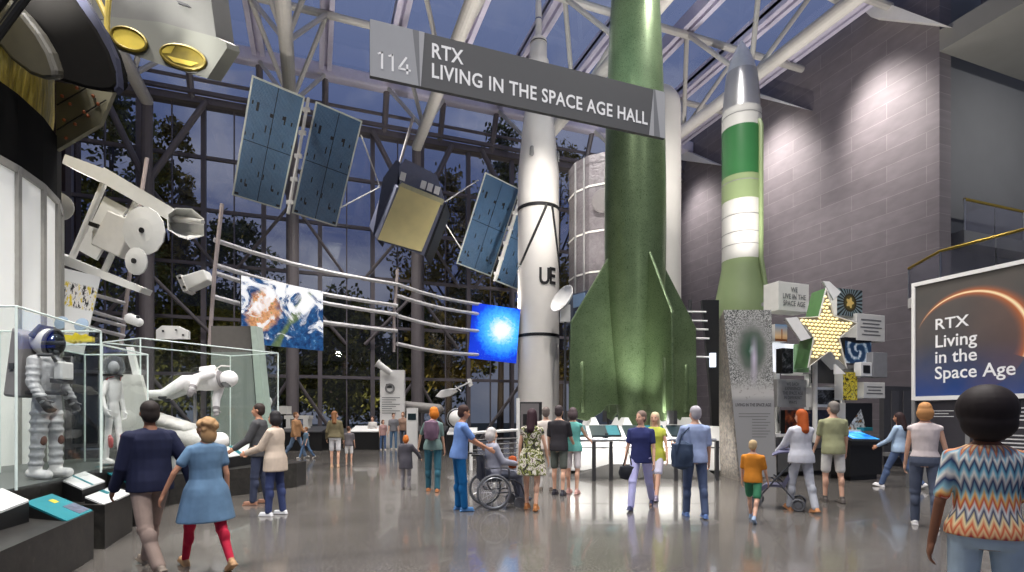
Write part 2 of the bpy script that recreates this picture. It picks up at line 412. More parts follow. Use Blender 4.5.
# ================================================================ rockets
def green_metal():
    n = NT('green_rocket_paint'); f = n.noise(n.obj(), 1.4, 5, .6); f2 = n.noise(n.obj(), 40, 2)
    c = n.ramp(f, [(.3, lin((74, 92, 62))), (.7, lin((100, 118, 84)))])
    c = n.mix(.25, c, n.ramp(f2, [(.4, lin((72, 90, 58))), (.6, lin((124, 140, 106)))]))
    return n.bsdf(c, n.ramp(f2, [(.3, .26), (.7, .4)]), .55, bump=f2, bd=.003)
M_v2 = green_metal()
DV = 15.4; sV = DV / F
MV = view_frame(635, DV); vb = zz(418, DV)
t = thing('rocket', 'tall dark green rocket with four big tail fins rising behind the hanging sign', 'rocket', MV @ Matrix.Translation((0, 0, vb)))
prof_px = [(430, 15), (418, 17), (400, 19), (372, 22), (340, 25.5), (300, 28.5), (270, 29.8), (230, 30.3), (180, 30), (130, 29), (90, 27.6), (40, 25.8), (0, 23.6), (-40, 20.2), (-80, 15.5), (-110, 10), (-130, 5), (-140, .6)]
mb = MB(MV); mb.lathe([(r*sV, zz(y, DV)) for y, r in prof_px], 56); mb.build('hull', M_v2, t, smooth=True)
for k in range(4):
    a = radians(15 + 90*k)       # 0 = towards the viewer, positive to the right
    Mf = MV @ Matrix.Rotation(a - pi/2, 4, 'Z')
    pts = [(24, 252), (31, 262), (69, 325), (70.5, 417), (52, 421), (36, 412), (30, 405), (17, 405), (16, 330)]
    mb = MB(Mf); P = [V((r*sV, -.045, zz(y, DV))) for r, y in pts]; mb.slab(P, (0, .09, 0)); fo = mb.build('fin', M_v2, t, bevel=.03)
    mb = MB(Mf); mb.caps((57*sV, 0, zz(366, DV)), (57*sV, 0, zz(410, DV)), .1, .1, 10); mb.build('fairing', M_v2, fo, smooth=True)
    mb = MB(Mf); mb.slab([(x*sV, -.05, zz(y, DV)) for x, y in ((62, 411), (73, 411), (73, 423), (62, 423))], (0, .1, 0)); mb.build('rudder', M_dgrey, fo)
mb = MB(MV); mb.lathe([(14*sV, zz(428, DV)), (12*sV, zz(418, DV)), (15*sV, zz(410, DV))], 32); mb.build('nozzle', M_dgrey, t, smooth=True)
# luminous white plinth with dark supports, and the barrier with reading panels in front of it
Mp = view_frame(637, 15.4)
t = thing('display_plinth', 'white plinth with a dark sloping skirt under the tall green rocket', 'plinth', Mp)
mb = MB(Mp); mb.span((-2.1, -1.35, .12), (2.15, 1.6, 1.28)); mb.build('body', M_white, t, bevel=.03)
for x in (-1.35, -.45, .55, 1.45):
    mb = MB(Mp); mb.hexa([(x - .14, -.9, 1.28), (x + .14, -.9, 1.28), (x + .14, .9, 1.28), (x - .14, .9, 1.28)], [(x - .05, -.7, vb + .02), (x + .05, -.7, vb + .02), (x + .05, .7, vb + .02), (x - .05, .7, vb + .02)]); mb.build('support', M_white, t)
mb = MB(Mp); mb.hexa([(-2.2, -2.1, 0), (1.6, -2.1, 0), (2.2, 1.7, 0), (-2.2, 1.7, 0)], [(-1.0, -1.3, .32), (1.3, -1.3, .32), (2.0, 1.6, .12), (-2.1, 1.6, .12)]); mb.build('skirt', mat('dark_stone', (62, 60, 58), .6), t)
mb = MB(Mp)
for x in (-1.5, .1, 1.5): mb.span((x, -1.372, .35), (x + .03, -1.35, 1.2))
mb.span((-2.1, -1.372, .72), (2.15, -1.35, .75)); mb.build('trim', M_dgrey, t)
Mr = view_frame(638, 12.95)
t = thing('barrier_rail', 'steel barrier rail in front of the green rocket plinth', 'railing', Mr)
s = 12.95 / F
mb = MB(Mr); mb.tube((-78*s, 0, .99), (78*s, 0, .99), .045); mb.tube((-78*s, 0, .99), (-78*s, 1.5, .99), .035); mb.build('top_rail', M_alu, t, smooth=True)
for px in (594, 611, 676, 684, 717):
    mb = MB(Mr); mb.span(((px - 638)*s - .045, -.02, 0), ((px - 638)*s + .045, .05, .97)); mb.build('post', M_dgrey, t)
M_teal = mat('teal_print', (18, 112, 124), .4)
M_panel = mat('dark_teal_panel', (24, 44, 50), .35)
for px0, px1, lab in ((566, 588, 'dark teal sloping reading panel on the barrier left of the green rocket'), (592, 622, 'grey and teal sloping reading panel on the barrier before the green rocket fins'), (626, 668, 'long dark sloping reading panel on the barrier right of centre below the green rocket'), (672, 706, 'dark sloping reading panel at the right end of the green rocket barrier')):
    t = thing('reading_panel', lab, 'panel', Mr @ Matrix.Translation(((px0 + px1 - 1276)/2*s, .2, 1.02)), 'reading panels on the rocket barrier')
    a, b = (px0 - 638)*s, (px1 - 638)*s
    mb = MB(Mr); mb.slab([(a, .02, 1.1), (b, .02, 1.1), (b, .5, 1.34), (a, .5, 1.34)], (0, 0, -.04)); mb.build('board', M_panel, t)
    mb = MB(Mr); mb.slab([(a + (b-a)*.55, .03, 1.112), (b - .04, .03, 1.112), (b - .04, .46, 1.327), (a + (b-a)*.55, .46, 1.327)], (0, 0, .004)); mb.build('print', M_teal, t)
    mb = MB(Mr); mb.span(((a+b)/2 - .04, .05, .95), ((a+b)/2 + .04, .4, 1.15)); mb.build('bracket', M_dgrey, t)
# lamps of the plinth: strip under the barrier panels and floor cans lighting the fins
for px in (585, 637, 690):
    p = Mr @ V(((px - 638)*s, .55, .8)); q = Mp @ V(((px - 638)*s, -1.3, .8)); area(p, q, 15, 1.3, .12, (1, .98, .93))
for px, e in ((600, 260), (640, 620), (676, 330)):
    p = Mr @ V(((px - 638)*s, .62, 1.32)); q = at(636 + (px - 640)*.5, 335, DV - .6); spot(p, q, e, 62, 1.0, (1, 1, .92), .08)
p = gnd(560, 14.5); p.z = .9
spot(Mr @ V((-1.4, -2.5, 9.5)), at(625, 60, DV), 2200, 50, .9, (.8, .93, 1), .3)
# ---- white rocket with UE
DJ = 23.2; sJ = DJ / F; MJ = view_frame(538.5, DJ)
M_rw = mat('rocket_white', (226, 222, 216), .5, var=.03, scale=2)
t = thing('rocket', 'slim white rocket with thin spire and black bands left of the green rocket', 'rocket', MJ)
P = [(455, 20.6), (400, 20.6), (178, 20.6), (172, 20.3), (116, 14.6), (108, 13), (78, 10.5), (62, 10.2), (61, 8.6), (46, 8.4), (42, 6)]
mb = MB(MJ); mb.lathe([(r*sJ, max(0.25, zz(y, DJ))) for y, r in P], 48); mb.build('hull', M_rw, t, smooth=True)
mb = MB(MJ); mb.lathe([(8.4*sJ, zz(44, DJ)), (8.2*sJ, zz(41, DJ)), (5*sJ, zz(38, DJ)), (3.2*sJ, zz(37, DJ)), (3.0*sJ, zz(5, DJ)), (2.6*sJ, zz(0, DJ)), (.4*sJ, zz(-1.5, DJ))], 24); mb.build('spire', M_rw, t, smooth=True)
M_band = mat('black_stripe', (24, 24, 26), .5)
def band(y0, y1, r=20.75):
    m = MB(MJ); a, b = zz(y0, DJ), zz(y1, DJ)
    n = 48; R = r*sJ
    m.lathe([(R, a), (R + .006, a), (R + .006, b), (R, b)], n, cap=False); m.build('band', M_band, t, smooth=True)
band(213, 209.5); band(338.5, 335.5); band(44.6, 43.8, 8.5)
m = MB(MJ); m.lathe([(3.25*sJ, zz(20, DJ)), (3.3*sJ, zz(20, DJ)), (3.3*sJ, zz(19, DJ)), (3.25*sJ, zz(19, DJ))], 16, cap=False); m.build('band', mat('blue_stripe', (50, 60, 120), .5), t)
for sg in (-1, 1):   # slanting stripes that run down from the band
    pts = []
    for i in range(13):
        u = i/12; px = (7 if sg < 0 else 12) + sg*(27.5*u**1.1 if sg < 0 else 8.5*u); py = 211 + (62*u if sg < 0 else 62*u)
        xx = px if abs(px) < 20.5 else 20.5*(1 if px > 0 else -1)
        ph = math.asin(max(-1, min(1, xx/20.6))); pts.append(V((20.75*sJ*sin(ph), -20.75*sJ*cos(ph), zz(py, DJ))))
    m = MB(MJ); m.path(pts, .055, 6); m.build('stripe', M_band, t)
for px, py in ((531, 160), (558, 160)):
    ph = math.asin(max(-1, min(1, (px - 538.5)/20.8))); m = MB(MJ); q = V((20.7*sJ*sin(ph), -20.7*sJ*cos(ph), zz(py, DJ)))
    m.caps(q - UP*.12, q + UP*.12, .11, .09, 10, ref=(q.x, q.y, 0), sq=.5); m.build('fairing', M_grey, t, smooth=True)
def wrap_text(body, px, py, size, lab, bold=.02):
    ph = math.asin((px - 538.5)/20.6); q = MJ @ V((20.65*sJ*sin(ph), -20.65*sJ*cos(ph), zz(py, DJ)))
    Mx = Matrix.Translation(q) @ Matrix.Rotation(-TH + ph, 4, 'Z') @ Matrix.Rotation(pi/2, 4, 'X')
    return text('lettering', body, Mx, size, M_band, t, 'CENTER', .72, bold, ext=.02)
wrap_text('U', 543.2, 282, .98, 'U'); wrap_text('E', 551, 281, .98, 'E')
# ---- green and white missile with silver nose behind the stone pylon
DM = 17.6; sM = DM / F; MM = view_frame(741.5, DM)
M_lg = mat('missile_light_green', (122, 138, 98), .45, var=.04, scale=2); M_dg = mat('missile_green', (44, 98, 54), .4, var=.05, scale=2)
M_sil = mat('missile_silver', (176, 176, 178), .34, .75, var=.1, scale=1.5); M_sil2 = mat('nose_silver', (206, 208, 212), .3, .4, var=.05)
M_mw = mat('missile_white', (184, 183, 179), .5, var=.03)
t = thing('missile', 'green and white missile with silver pointed nose in front of the stone wall', 'missile', MM)
segs = [('nose_cone', M_sil2, [(40, .5), (44, 2.6), (52, 7.0), (62, 11), (74, 14.4)]), ('nose_section', M_sil, [(74, 14.5), (90, 16.2), (113, 17.9)]), ('band', M_mw, [(113, 18.3), (132, 18.6)]),
        ('stage', M_dg, [(132, 18.5), (180, 18.5)]), ('interstage', M_lg, [(180, 18.7), (204, 18.7)]), ('stage', M_mw, [(204, 18.5), (262, 18.5)]), ('skirt', M_lg, [(262, 18.6), (268, 18.7), (300, 24.6), (312, 26), (400, 26), (434, 26)])]
for nm, m_, pr in segs:
    mb = MB(MM); mb.lathe([(r*sM, zz(y, DM)) for y, r in pr], 48); mb.build(nm, m_, t, smooth=True)
for y in (186, 219, 236, 248, 120):
    r = 18.75 if y != 186 else 18.9
    mb = MB(MM); mb.lathe([(r*sM - .02, zz(y + .6, DM)), (r*sM, zz(y + .6, DM)), (r*sM, zz(y, DM)), (r*sM - .02, zz(y, DM))], 48, cap=False); mb.build('seam_ring', M_grey, t)
mb = MB(MM); mb.lathe([(26*sM, 0.0), (26*sM, zz(434, DM))], 40); mb.build('stand_ring', M_dgrey, t)
def on_m(px, py, r): ph = radians(35); return V((r*sM*sin(ph), -r*sM*cos(ph), zz(py, DM)))
mb = MB(MM); mb.path([on_m(0, y, r) for y, r in ((128, 18.6), (134, 20.5), (200, 20.5), (262, 20.5), (300, 26.5), (340, 28))], .075, 8); mb.build('cable_duct', M_lg, t, smooth=True)
# ---- plain white booster and grey telescope behind the green rocket
DB = 19.6; sB = DB / F; MBo = view_frame(655, DB)
t = thing('rocket', 'plain white round-topped booster mostly hidden behind the green rocket', 'rocket', MBo)
mb = MB(MBo); mb.lathe([(25*sB, .4), (25*sB, zz(112, DB)), (23.5*sB, zz(102, DB)), (19*sB, zz(95, DB)), (12*sB, zz(91, DB)), (2*sB, zz(90, DB))], 48); mb.build('hull', M_rw, t, smooth=True)
mb = MB(MBo); mb.lathe([(27*sB, 0), (26*sB, .4)], 40); mb.build('base_ring', M_dgrey, t)
DH = 22.6; sH = DH / F; MH = view_frame(610, DH)
def foil():
    n = NT('wrinkled_grey_foil'); o = n.obj(); f = n.noise(o, 5, 5, .6, 1.0); f2 = n.noise(o, 1.3, 3)
    c = n.mix(.5, n.ramp(f, [(.3, lin((88, 83, 85))), (.7, lin((128, 123, 124)))]), n.ramp(f2, [(.3, lin((94, 88, 92))), (.7, lin((122, 118, 122)))]))
    return n.bsdf(c, .5, .2, bump=f, bd=.03)
M_foil = foil()
t = thing('space_telescope', 'grey foil wrapped telescope cylinder with round hatch behind the white rocket', 'telescope', MH @ Matrix.Translation((0, 0, .2)))
mb = MB(MH); mb.lathe([(41*sH, zz(300, DH)), (41*sH, zz(180, DH)), (41.5*sH, zz(178, DH)), (41.5*sH, zz(171, DH)), (36*sH, zz(170, DH))], 14); mb.build('tube', M_foil, t)
for y in (200, 243, 281):
    mb = MB(MH); mb.lathe([(41.2*sH, zz(y + .8, DH)), (41.6*sH, zz(y + .8, DH)), (41.6*sH, zz(y - .8, DH)), (41.2*sH, zz(y - .8, DH))], 14, cap=False); mb.build('band', M_offw, t)
ph = math.asin(-13/41); q = MH @ V((41*sH*sin(ph), -40.6*sH*cos(ph), zz(216, DH))); Mq = Matrix.Translation(q) @ Matrix.Rotation(-TH + ph, 4, 'Z') @ Matrix.Rotation(pi/2, 4, 'X')
mb = MB(Mq); mb.lathe([(.47, -.1), (.47, .05), (.44, .07), (.1, .075), (.03, .08)], 32); mb.build('hatch', mat('hatch_grey', (108, 104, 104), .6), t)
mb = MB(MH)
for px in (-37, -30, -4): 
    ph = math.asin(px/41.5); mb.tube((41.3*sH*sin(ph), -41.3*sH*cos(ph), zz(298, DH)), (41.3*sH*sin(ph), -41.3*sH*cos(ph), zz(172 if px < -10 else 232, DH)), .045, seg=6)
mb.build('handrail', M_grey, t)
M_bluep = mat('pale_blue_panel', (118, 144, 176), .4); 
mb = MB(MH)
for a in range(14):
    a0 = 2*pi*a/14; mb.tube((40*sH*cos(a0), 40*sH*sin(a0), .3), (40*sH*cos(a0), 40*sH*sin(a0), zz(300, DH)), .05, seg=6)
mb.build('lower_frame', M_dgrey, t)
mb = MB(MH); mb.lathe([(38*sH, .2), (38*sH, zz(330, DH)), (43*sH, zz(326, DH)), (43*sH, zz(298, DH))], 14); mb.build('equipment_section', mat('dark_blue_grey', (62, 72, 92), .5), t)
for k, (y0, y1) in enumerate(((300, 312), (316, 332), (338, 352))):
    ph = radians(-52 + 4*k); c_ = V((43.5*sH*sin(ph), -43.5*sH*cos(ph), (zz(y0, DH) + zz(y1, DH))/2)); mb = MB(MH)
    mb.box(c_, (.62, .06, zz(y0, DH) - zz(y1, DH)), Matrix.Rotation(ph, 3, 'Z')); mb.build('bay_door', M_bluep, t)
# white dish instrument beside the telescope
Md = view_frame(564, 21.6, zz(300, 21.6))
t = thing('dish_antenna', 'white dish instrument just right of the white rocket shaft', 'antenna', Md)
mb = MB(Md @ Matrix.Rotation(radians(-60), 4, 'Y') @ Matrix.Rotation(radians(30), 4, 'X')); mb.lathe([(.06, -.12), (.25, -.1), (.5, .0), (.62, .14), (.6, .15), (.48, .03), (.24, -.06), (.02, -.08)], 28); mb.build('dish', M_white, t, smooth=True)
mb = MB(Md); mb.span((-.15, -.1, -.9), (.25, .2, -.2)); mb.build('housing', M_white, t, bevel=.02)
mb = MB(Md); mb.tube((.05, 0, -zz(300, 21.6)), (.05, 0, -.8), .05); mb.build('mast', M_dgrey, t)
# ================================================================ hanging sign
A = at(370, 19.3, 6.8); x0, x1, ys = A.x, 5.13, 7.0; zt, zb = A.z, zz(75.9, 6.8)
M_sg = mat('sign_grey', (78, 79, 81), .6, var=.02); M_sl = mat('sign_light_grey', (158, 160, 164), .6, var=.02); M_sm = mat('sign_mid_grey', (116, 118, 122), .6, var=.02); M_sp = mat('sign_pale', (168, 169, 172), .6, var=.02); M_letter = mat('letter_white', (246, 246, 246), .5, var=.01)
Ms = Matrix.Translation((x0, ys, zb)); L = x1 - x0; Hs = zt - zb
def sx_(px): k = (px - CX)/F; return ys*(sin(TH) + cos(TH)*k)/(cos(TH) - sin(TH)*k) - x0
t = thing('hanging_sign', 'long dark grey hall sign with white lettering and number 114 hanging overhead', 'sign', Ms)
mb = MB(Ms); mb.span((0, 0, 0), (L, .06, Hs)); mb.build('board', [M_sg], t)
a = [sx_(p) for p in (370.5, 412.5, 418.5, 420.5, 424.5)]
mb = MB(Ms); mb.slab([(0, -.004, 0), (a[2], -.004, 0), (a[1], -.004, Hs), (0, -.004, Hs)], (0, .004, 0)); mb.build('number_field', M_sl, t)
mb = MB(Ms); mb.slab([(a[2], -.005, 0.0), (a[2] + .02, -.005, 0), (a[2]+.005, -.005, Hs), (a[1], -.005, Hs)], (0, .004, 0)); mb.build('wedge', M_sm, t)
mb = MB(Ms); mb.slab([(a[2] + .02, -.006, 0), (a[2] + .03, -.006, 0), (a[4], -.006, Hs), (a[2]+.005, -.006, Hs)], (0, .004, 0)); mb.build('wedge', M_sp, t)
b = [sx_(p) for p in (649, 653.5, 655, 660, 664)]
mb = MB(Ms); mb.slab([(b[0], -.004, 0), (L, -.004, 0), (L, -.004, Hs), (b[1], -.004, Hs)], (0, .004, 0)); mb.build('end_field', M_sp, t)
mb = MB(Ms); mb.slab([(b[2] - .02, -.006, 0.0), (b[3], -.006, 0), (b[1] + .03, -.006, Hs), (b[1], -.006, Hs)], (0, .002, 0)); mb.build('wedge', M_sm, t)
def stext(body, px, zc, size, sx, sp=1.05, bold=.004):
    return text('lettering', body, Ms @ Matrix.Translation((sx_(px), -.0025, zc)) @ Matrix.Rotation(pi/2, 4, 'X'), size, M_letter, t, 'LEFT', sx, bold, sp, ext=.001)
SIGN_TEXT = [('RTX', 431, .50, .27, .815, 1.06, .005), ('LIVING IN THE SPACE AGE HALL', 431, .235, .27, .815, 1.06, .005)]
for a_ in SIGN_TEXT: stext(*a_)
mb = MB(Ms)
def stroke(p, q, w=.026):
    p = V((p[0], -.008, p[1])); q = V((q[0], -.008, q[1])); d = (q - p).normalized(); nn = V((-d.z, 0, d.x))*w/2
    mb.slab([p + nn, q + nn, q - nn, p - nn], (0, .003, 0))
for x in (sx_(382), sx_(392.6)): stroke((x, .115), (x, .335)); stroke((x + .008, .33), (x - .052, .296), .022)
x = sx_(398.8); stroke((x + .1, .335), (x, .175)); stroke((x - .01, .17), (x + .15, .17)); stroke((x + .108, .245), (x + .108, .115))
mb.build('lettering', M_letter, t)
# ================================================================ left: lit drum, platform, vitrines, suits, craft overhead
def LD(lat, dep, z=0.0): return CAM + FW*dep + RT*lat + UP*(z - CH)
def quad(pts, D): return [at(p[0], p[1], D if len(p) < 3 else p[2]) for p in pts]
MC = Matrix.Translation(LD(-11.9, 7.9))
M_lightbox = mat('lit_white_panel', (236, 236, 232), .55, var=.02, es=.22); M_framegrey = mat('frame_grey', (150, 148, 142), .5)
t = thing('display_drum', 'large faceted drum of tall white panels under a black band at the left', 'display', MC)
NS = 36
def drum(mbx, r, z0, z1, ks): 
    for k in ks:
        a0, a1 = 2*pi*k/NS, 2*pi*(k+1)/NS
        mbx.slab([(r*cos(a0), r*sin(a0), z0), (r*cos(a1), r*sin(a1), z0), (r*cos(a1), r*sin(a1), z1), (r*cos(a0), r*sin(a0), z1)], (-.1*cos(a0), -.1*sin(a0), 0))
for k in [x % NS for x in range(-9, 7)]:
    mb = MB(MC); a0, a1 = 2*pi*k/NS + .012, 2*pi*(k+1)/NS - .012; r = 3.98
    mb.slab([(r*cos(a0), r*sin(a0), .05), (r*cos(a1), r*sin(a1), .05), (r*cos(a1), r*sin(a1), 5.5), (r*cos(a0), r*sin(a0), 5.5)], (-.08*cos(a0), -.08*sin(a0), 0)); mb.build('panel', M_lightbox, t)
    mb = MB(MC); a = 2*pi*k/NS; mb.tube((4*cos(a), 4*sin(a), 0), (4*cos(a), 4*sin(a), 5.6), .05, seg=6); mb.build('mullion', M_framegrey, t)
mb = MB(MC); drum(mb, 4.03, 5.5, 5.62, range(NS)); mb.build('top_rail', M_framegrey, t)
mb = MB(MC); mb.lathe([(4.0, 5.62), (4.0, 6.78), (3.6, 6.78)], NS); mb.build('band', mat('black_cladding', (15, 15, 15), .8, spec=.1), t)
def gold():
    n = NT('crinkled_gold_foil'); x, y, z = n.xyz(n.obj()); f = n.noise(n.vec(n.math('MULTIPLY', x, 5.0), n.math('MULTIPLY', y, 5.0), n.math('MULTIPLY', z, .8)), 1.6, 5, .6, .8)
    return n.bsdf(n.ramp(f, [(.3, lin((120, 104, 36))), (.55, lin((204, 182, 78))), (.75, lin((250, 236, 140)))]), .34, .55, bump=f, bd=.08)
M_gold = gold()
t2 = thing('gold_foil_module', 'gold foil wrapped spacecraft module above the black band at top left', 'spacecraft', MC @ Matrix.Translation((0, 0, 6.8)))
mb = MB(MC); mb.lathe([(3.85, 6.8), (3.9, 7.4), (3.9, 9.6)], 48); mb.build('hull', M_gold, t2, smooth=True)
M_dsk = mat('dark_underside', (24, 23, 22), .9, spec=.05); M_dsk2 = mat('blue_grey_rim', (56, 58, 76), .6, spec=.2); M_cone = mat('olive_grey_panel', (62, 59, 48), .5)
ol = [(-90, -130), (0, -90), (50, -40), (76, 0), (97, 30), (109, 52), (115.5, 72), (116.5, 85), (112, 90), (101, 91), (86, 88.5), (55, 79), (20, 62), (-40, 20), (-120, -30)]
mb = MB(); mb.slab(quad(ol, 8.6), FW*.3 + UP*.15); mb.build('shield', M_dsk, t2, bevel=.12)
ol2 = [(40, -70), (72, -28), (84, -4), (104, 30), (115, 56), (118, 76), (118.5, 86), (114, 91), (116, 72), (109, 52), (97, 30), (76, 0), (50, -40)]
mb = MB(); mb.slab(quad(ol2, 8.62), FW*.12); mb.build('shield_rim', M_dsk2, t2)
mb = MB(); mb.slab(quad([(-70, -40), (0, -4), (12, 3), (24, 15), (38, 33), (49, 52), (55, 70), (55, 78.5), (42, 79), (28, 74), (10, 60), (0, 48), (-60, 5)], 8.2), FW*.2 + UP*.1); mb.build('cone_panel', M_cone, t2, bevel=.06)
for a_, b_ in (((-5, 40), (29, -6)), ((-6, 12), (14, -14))):
    mb = MB(); mb.tube(at(*a_, 7.7), at(*b_, 7.7), .05, seg=8); mb.tube(at(a_[0] - 3, a_[1] - 3, 7.75), at(b_[0] - 4, b_[1] - 3, 7.75), .03, seg=8); mb.build('strut', M_black, t2)
# riveted dark panel hanging below the shield
M_rp = mat('gold_brown_panel', (112, 108, 88), .5, .0, var=.2, scale=2)
t = thing('riveted_panel', 'dark gold riveted panel hanging under the black shield at top left', 'panel', at(80, 110, 9.9))
mb = MB(); mb.slab(quad([(56, 82), (114, 90), (100, 124), (56, 150)], 9.9), FW*.08); mb.build('sheet', M_rp, t)
mb = MB()
for a_, b_ in (((57, 105), (86, 88)), ((57, 130), (106, 100))): mb.tube(at(*a_, 9.88), at(*b_, 9.88), .012, seg=5)
mb.build('seam', M_black, t)
mb = MB()
for p in ((62, 96), (70, 104), (77, 88), (84, 112), (93, 96), (98, 104), (64, 120), (75, 124), (88, 116), (66, 138)): mb.ell(at(*p, 9.87), .03, u=8, w=6)
mb.build('rivet', mat('copper', (170, 96, 60), .4, .5), t)
# yellow truss arms at the top
t = thing('yellow_strut', 'thin yellow forked strut at the top beside the black shield', 'strut', at(106, 30, 9.2))
mb = MB()
for a_, b_ in (((92, -14), (107, 18)), ((107, 18), (107, 36)), ((110, -14), (107, 18))): mb.tube(at(*a_, 9.2), at(*b_, 9.2), .045, seg=8)
mb.build('arm', mat('yellow_paint', (214, 190, 90), .5), t, smooth=True)
# grey satellite slab with two gold apertures
M_body = mat('satellite_grey', (108, 109, 100), .6, var=.05, scale=1.5)
t = thing('satellite', 'grey slab shaped spacecraft with two round gold openings near the roof', 'satellite', at(165, 40, 10.5))
DS = 10.5
mb = MB(); mb.slab(quad([(93, 22), (113, 48), (165, 66), (207, 78.5), (227, 48), (226, 42), (216, 37), (160, 22), (112, 17)], DS), FW*.5 + UP*.25); mb.build('lower_face', M_body, t)
mb = MB(); mb.slab(quad([(92, -60), (92, 20), (112, 18), (160, 22), (216, 37), (210, -8), (205, -60)], DS + .02), FW*.7 + UP*.3); mb.build('body', mat('satellite_side', (94, 94, 90), .6, var=.04), t)
mb = MB(); mb.slab(quad([(176, 0), (188, 4), (190, 7), (178, 3)], DS - .02), FW*.1); mb.build('latch', M_dgrey, t)
M_goldlit = mat('gold_disc', (232, 206, 84), .4, .25, var=.06); M_golddk = mat('gold_inside', (128, 112, 40), .4, .4, var=.3, scale=5)
for (cx, cy, rx, ry, mm) in ((129, 39, 17.5, 11, M_goldlit), (183, 57, 22, 11.5, M_golddk)):
    c_ = at(cx, cy, DS - .03); ex = (at(cx + rx, cy + 4.5, DS - .03) - c_); ey = (at(cx - 1, cy - ry, DS - .03) - c_)
    n_ = 32; ring = [c_ + ex*cos(2*pi*i/n_) + ey*sin(2*pi*i/n_) for i in range(n_)]
    mb = MB(); mb.slab(ring, FW*.05); po = mb.build('aperture', mm, t)
    mb = MB(); mb.path(ring + [ring[0]], .03, 6); mb.build('aperture_ring', M_golddk, po)
    if mm is M_golddk:
        mb = MB(); mb.slab([c_ + ex*.75*cos(a) + ey*.75*sin(a) - FW*.012 for a in (3.4, 4.1, 5.2, 5.9)], FW*.01); mb.slab([c_ + ex*.95*cos(a) + ey*.95*sin(a) - FW*.012 for a in (1.9, 2.3, 2.9, 3.2)] + [c_ - ex*.55 + ey*.1], FW*.01); mb.build('foil_fold', M_goldlit, po)
# ---------------------------------------------------------------- satellite with solar wings
def solar_mat():
    n = NT('solar_cells'); x, y, z = n.xyz(n.obj())
    gx = n.math('FRACT', n.math('MULTIPLY', x, 22.0)); gy = n.math('FRACT', n.math('MULTIPLY', y, 22.0))
    lx = n.math('LESS_THAN', gx, .16); ly = n.math('LESS_THAN', gy, .16); g = n.math('MAXIMUM', lx, ly)
    c = n.mix(n.math('MULTIPLY', g, .75), n.ramp(n.noise(n.obj(), 3, 2), [(.3, lin((36, 78, 116))), (.7, lin((48, 96, 136)))]), (*lin((150, 170, 190)),))
    return n.bsdf(c, .3, .25, spec=.6, coat=.3)
M_solar = solar_mat(); M_wfr = mat('wing_frame', (206, 210, 200), .5)
def wing_panel(t, tl, tr, br, bl, D0, D1):
    """one rigid flat panel; its four corners, top at depth D0, foot at depth D1"""
    a, b_ = at(*tl, D0), at(*tr, D0 + 1.0)
    fo = min((abs((b_ - a).normalized().dot((at(*bl, D0 + q*.02) - a).normalized())), q*.02) for q in range(-160, 160))[1]
    c_ = at(*bl, D0 + fo); P = [a, b_, b_ + c_ - a, c_]
    ux = (P[1] - P[0]); uy = (P[0] - P[3]); w_, h_ = ux.length, uy.length; c_ = sum(P, V((0, 0, 0)))/4
    M = frame_from(c_, ux, uy); nrm = M.to_3x3() @ V((0, 0, 1))
    if nrm.dot(FW) > 0: raise RuntimeError('wing faces away')
    fr = MB(M); fr.span((-w_/2, -h_/2, -.06), (w_/2, h_/2, 0)); po = fr.build('panel', M_wfr, t)
    ce = MB(M); ce.span((-w_/2 + .06, -h_/2 + .06, -.01), (w_/2 - .06, h_/2 - .06, .008)); ce.build('cells', M_solar, po, own=M)
    bk = MB(M)
    bk.span((-.012, -h_/2 + .06, .0), (.012, h_/2 - .06, .012)); bk.span((-w_/2 + .06, -.012, .0), (w_/2 - .06, .012, .012))
    for x, y, a, b in ((-.82, .62, .03, .03), (-.62, .58, .05, .07), (-.07, .52, .06, .03), (.45, .52, .03, .07), (.4, .55, .06, .03), (.72, .5, .03, .03), (-.2, .28, .025, .06), (.0, .27, .025, .06), (-.6, .1, .025, .05), (.55, .12, .025, .05), (-.15, -.5, .025, .05), (.05, -.52, .025, .05), (-.5, -.3, .025, .05), (.4, -.28, .025, .05), (-.75, -.7, .03, .03), (-.55, -.75, .05, .025), (-.6, -.7, .02, .05), (.5, -.7, .05, .025), (.45, -.66, .02, .05), (.75, -.72, .03, .03), (-.85, -.94, .08, .02), (.85, -.94, .08, .02), (-.9, .1, .02, .03), (.9, .15, .02, .03)):
        bk.span((x*w_/2 - a*w_/2, y*h_/2 - b*h_/2, 0), (x*w_/2 + a*w_/2, y*h_/2 + b*h_/2, .013))
    bk.build('cell_gap', M_black, po)
    return P
D1_, D2_, D3_ = 20.0, 22.8, 26.0
t = thing('satellite', 'satellite with gold faced box between two pairs of blue solar panels', 'satellite', at(413, 212, D2_))
wing_panel(t, (252, 75), (305, 97), (290, 211), (232, 195), D1_ - .2, D1_ + .3)
wing_panel(t, (316, 101), (362.5, 121), (337.5, 225.5), (292, 213), D1_ + .3, D1_ + .8)
wing_panel(t, (485.5, 172), (520, 189), (492.5, 279), (456.5, 263.5), D3_ - .3, D3_ + .3)
wing_panel(t, (523, 191), (556, 208), (529, 298), (495.5, 281), D3_ + .1, D3_ + .7)
for a_, b_, d_, n_ in (((308.5, 98), (288, 214), D1_ + .2, 5), ((522, 190), (494, 281), D3_ + .1, 6)):
    p, q = at(*a_, d_), at(*b_, d_); mb = MB(); mb.tube(p, q, .06, seg=8)
    for i in range(n_): c_ = p.lerp(q, (i + .5)/n_); mb.box(c_, (.26, .1, .14), Matrix.Rotation(-TH, 3, 'Z'))
    mb.build('hinge', M_offw, t)
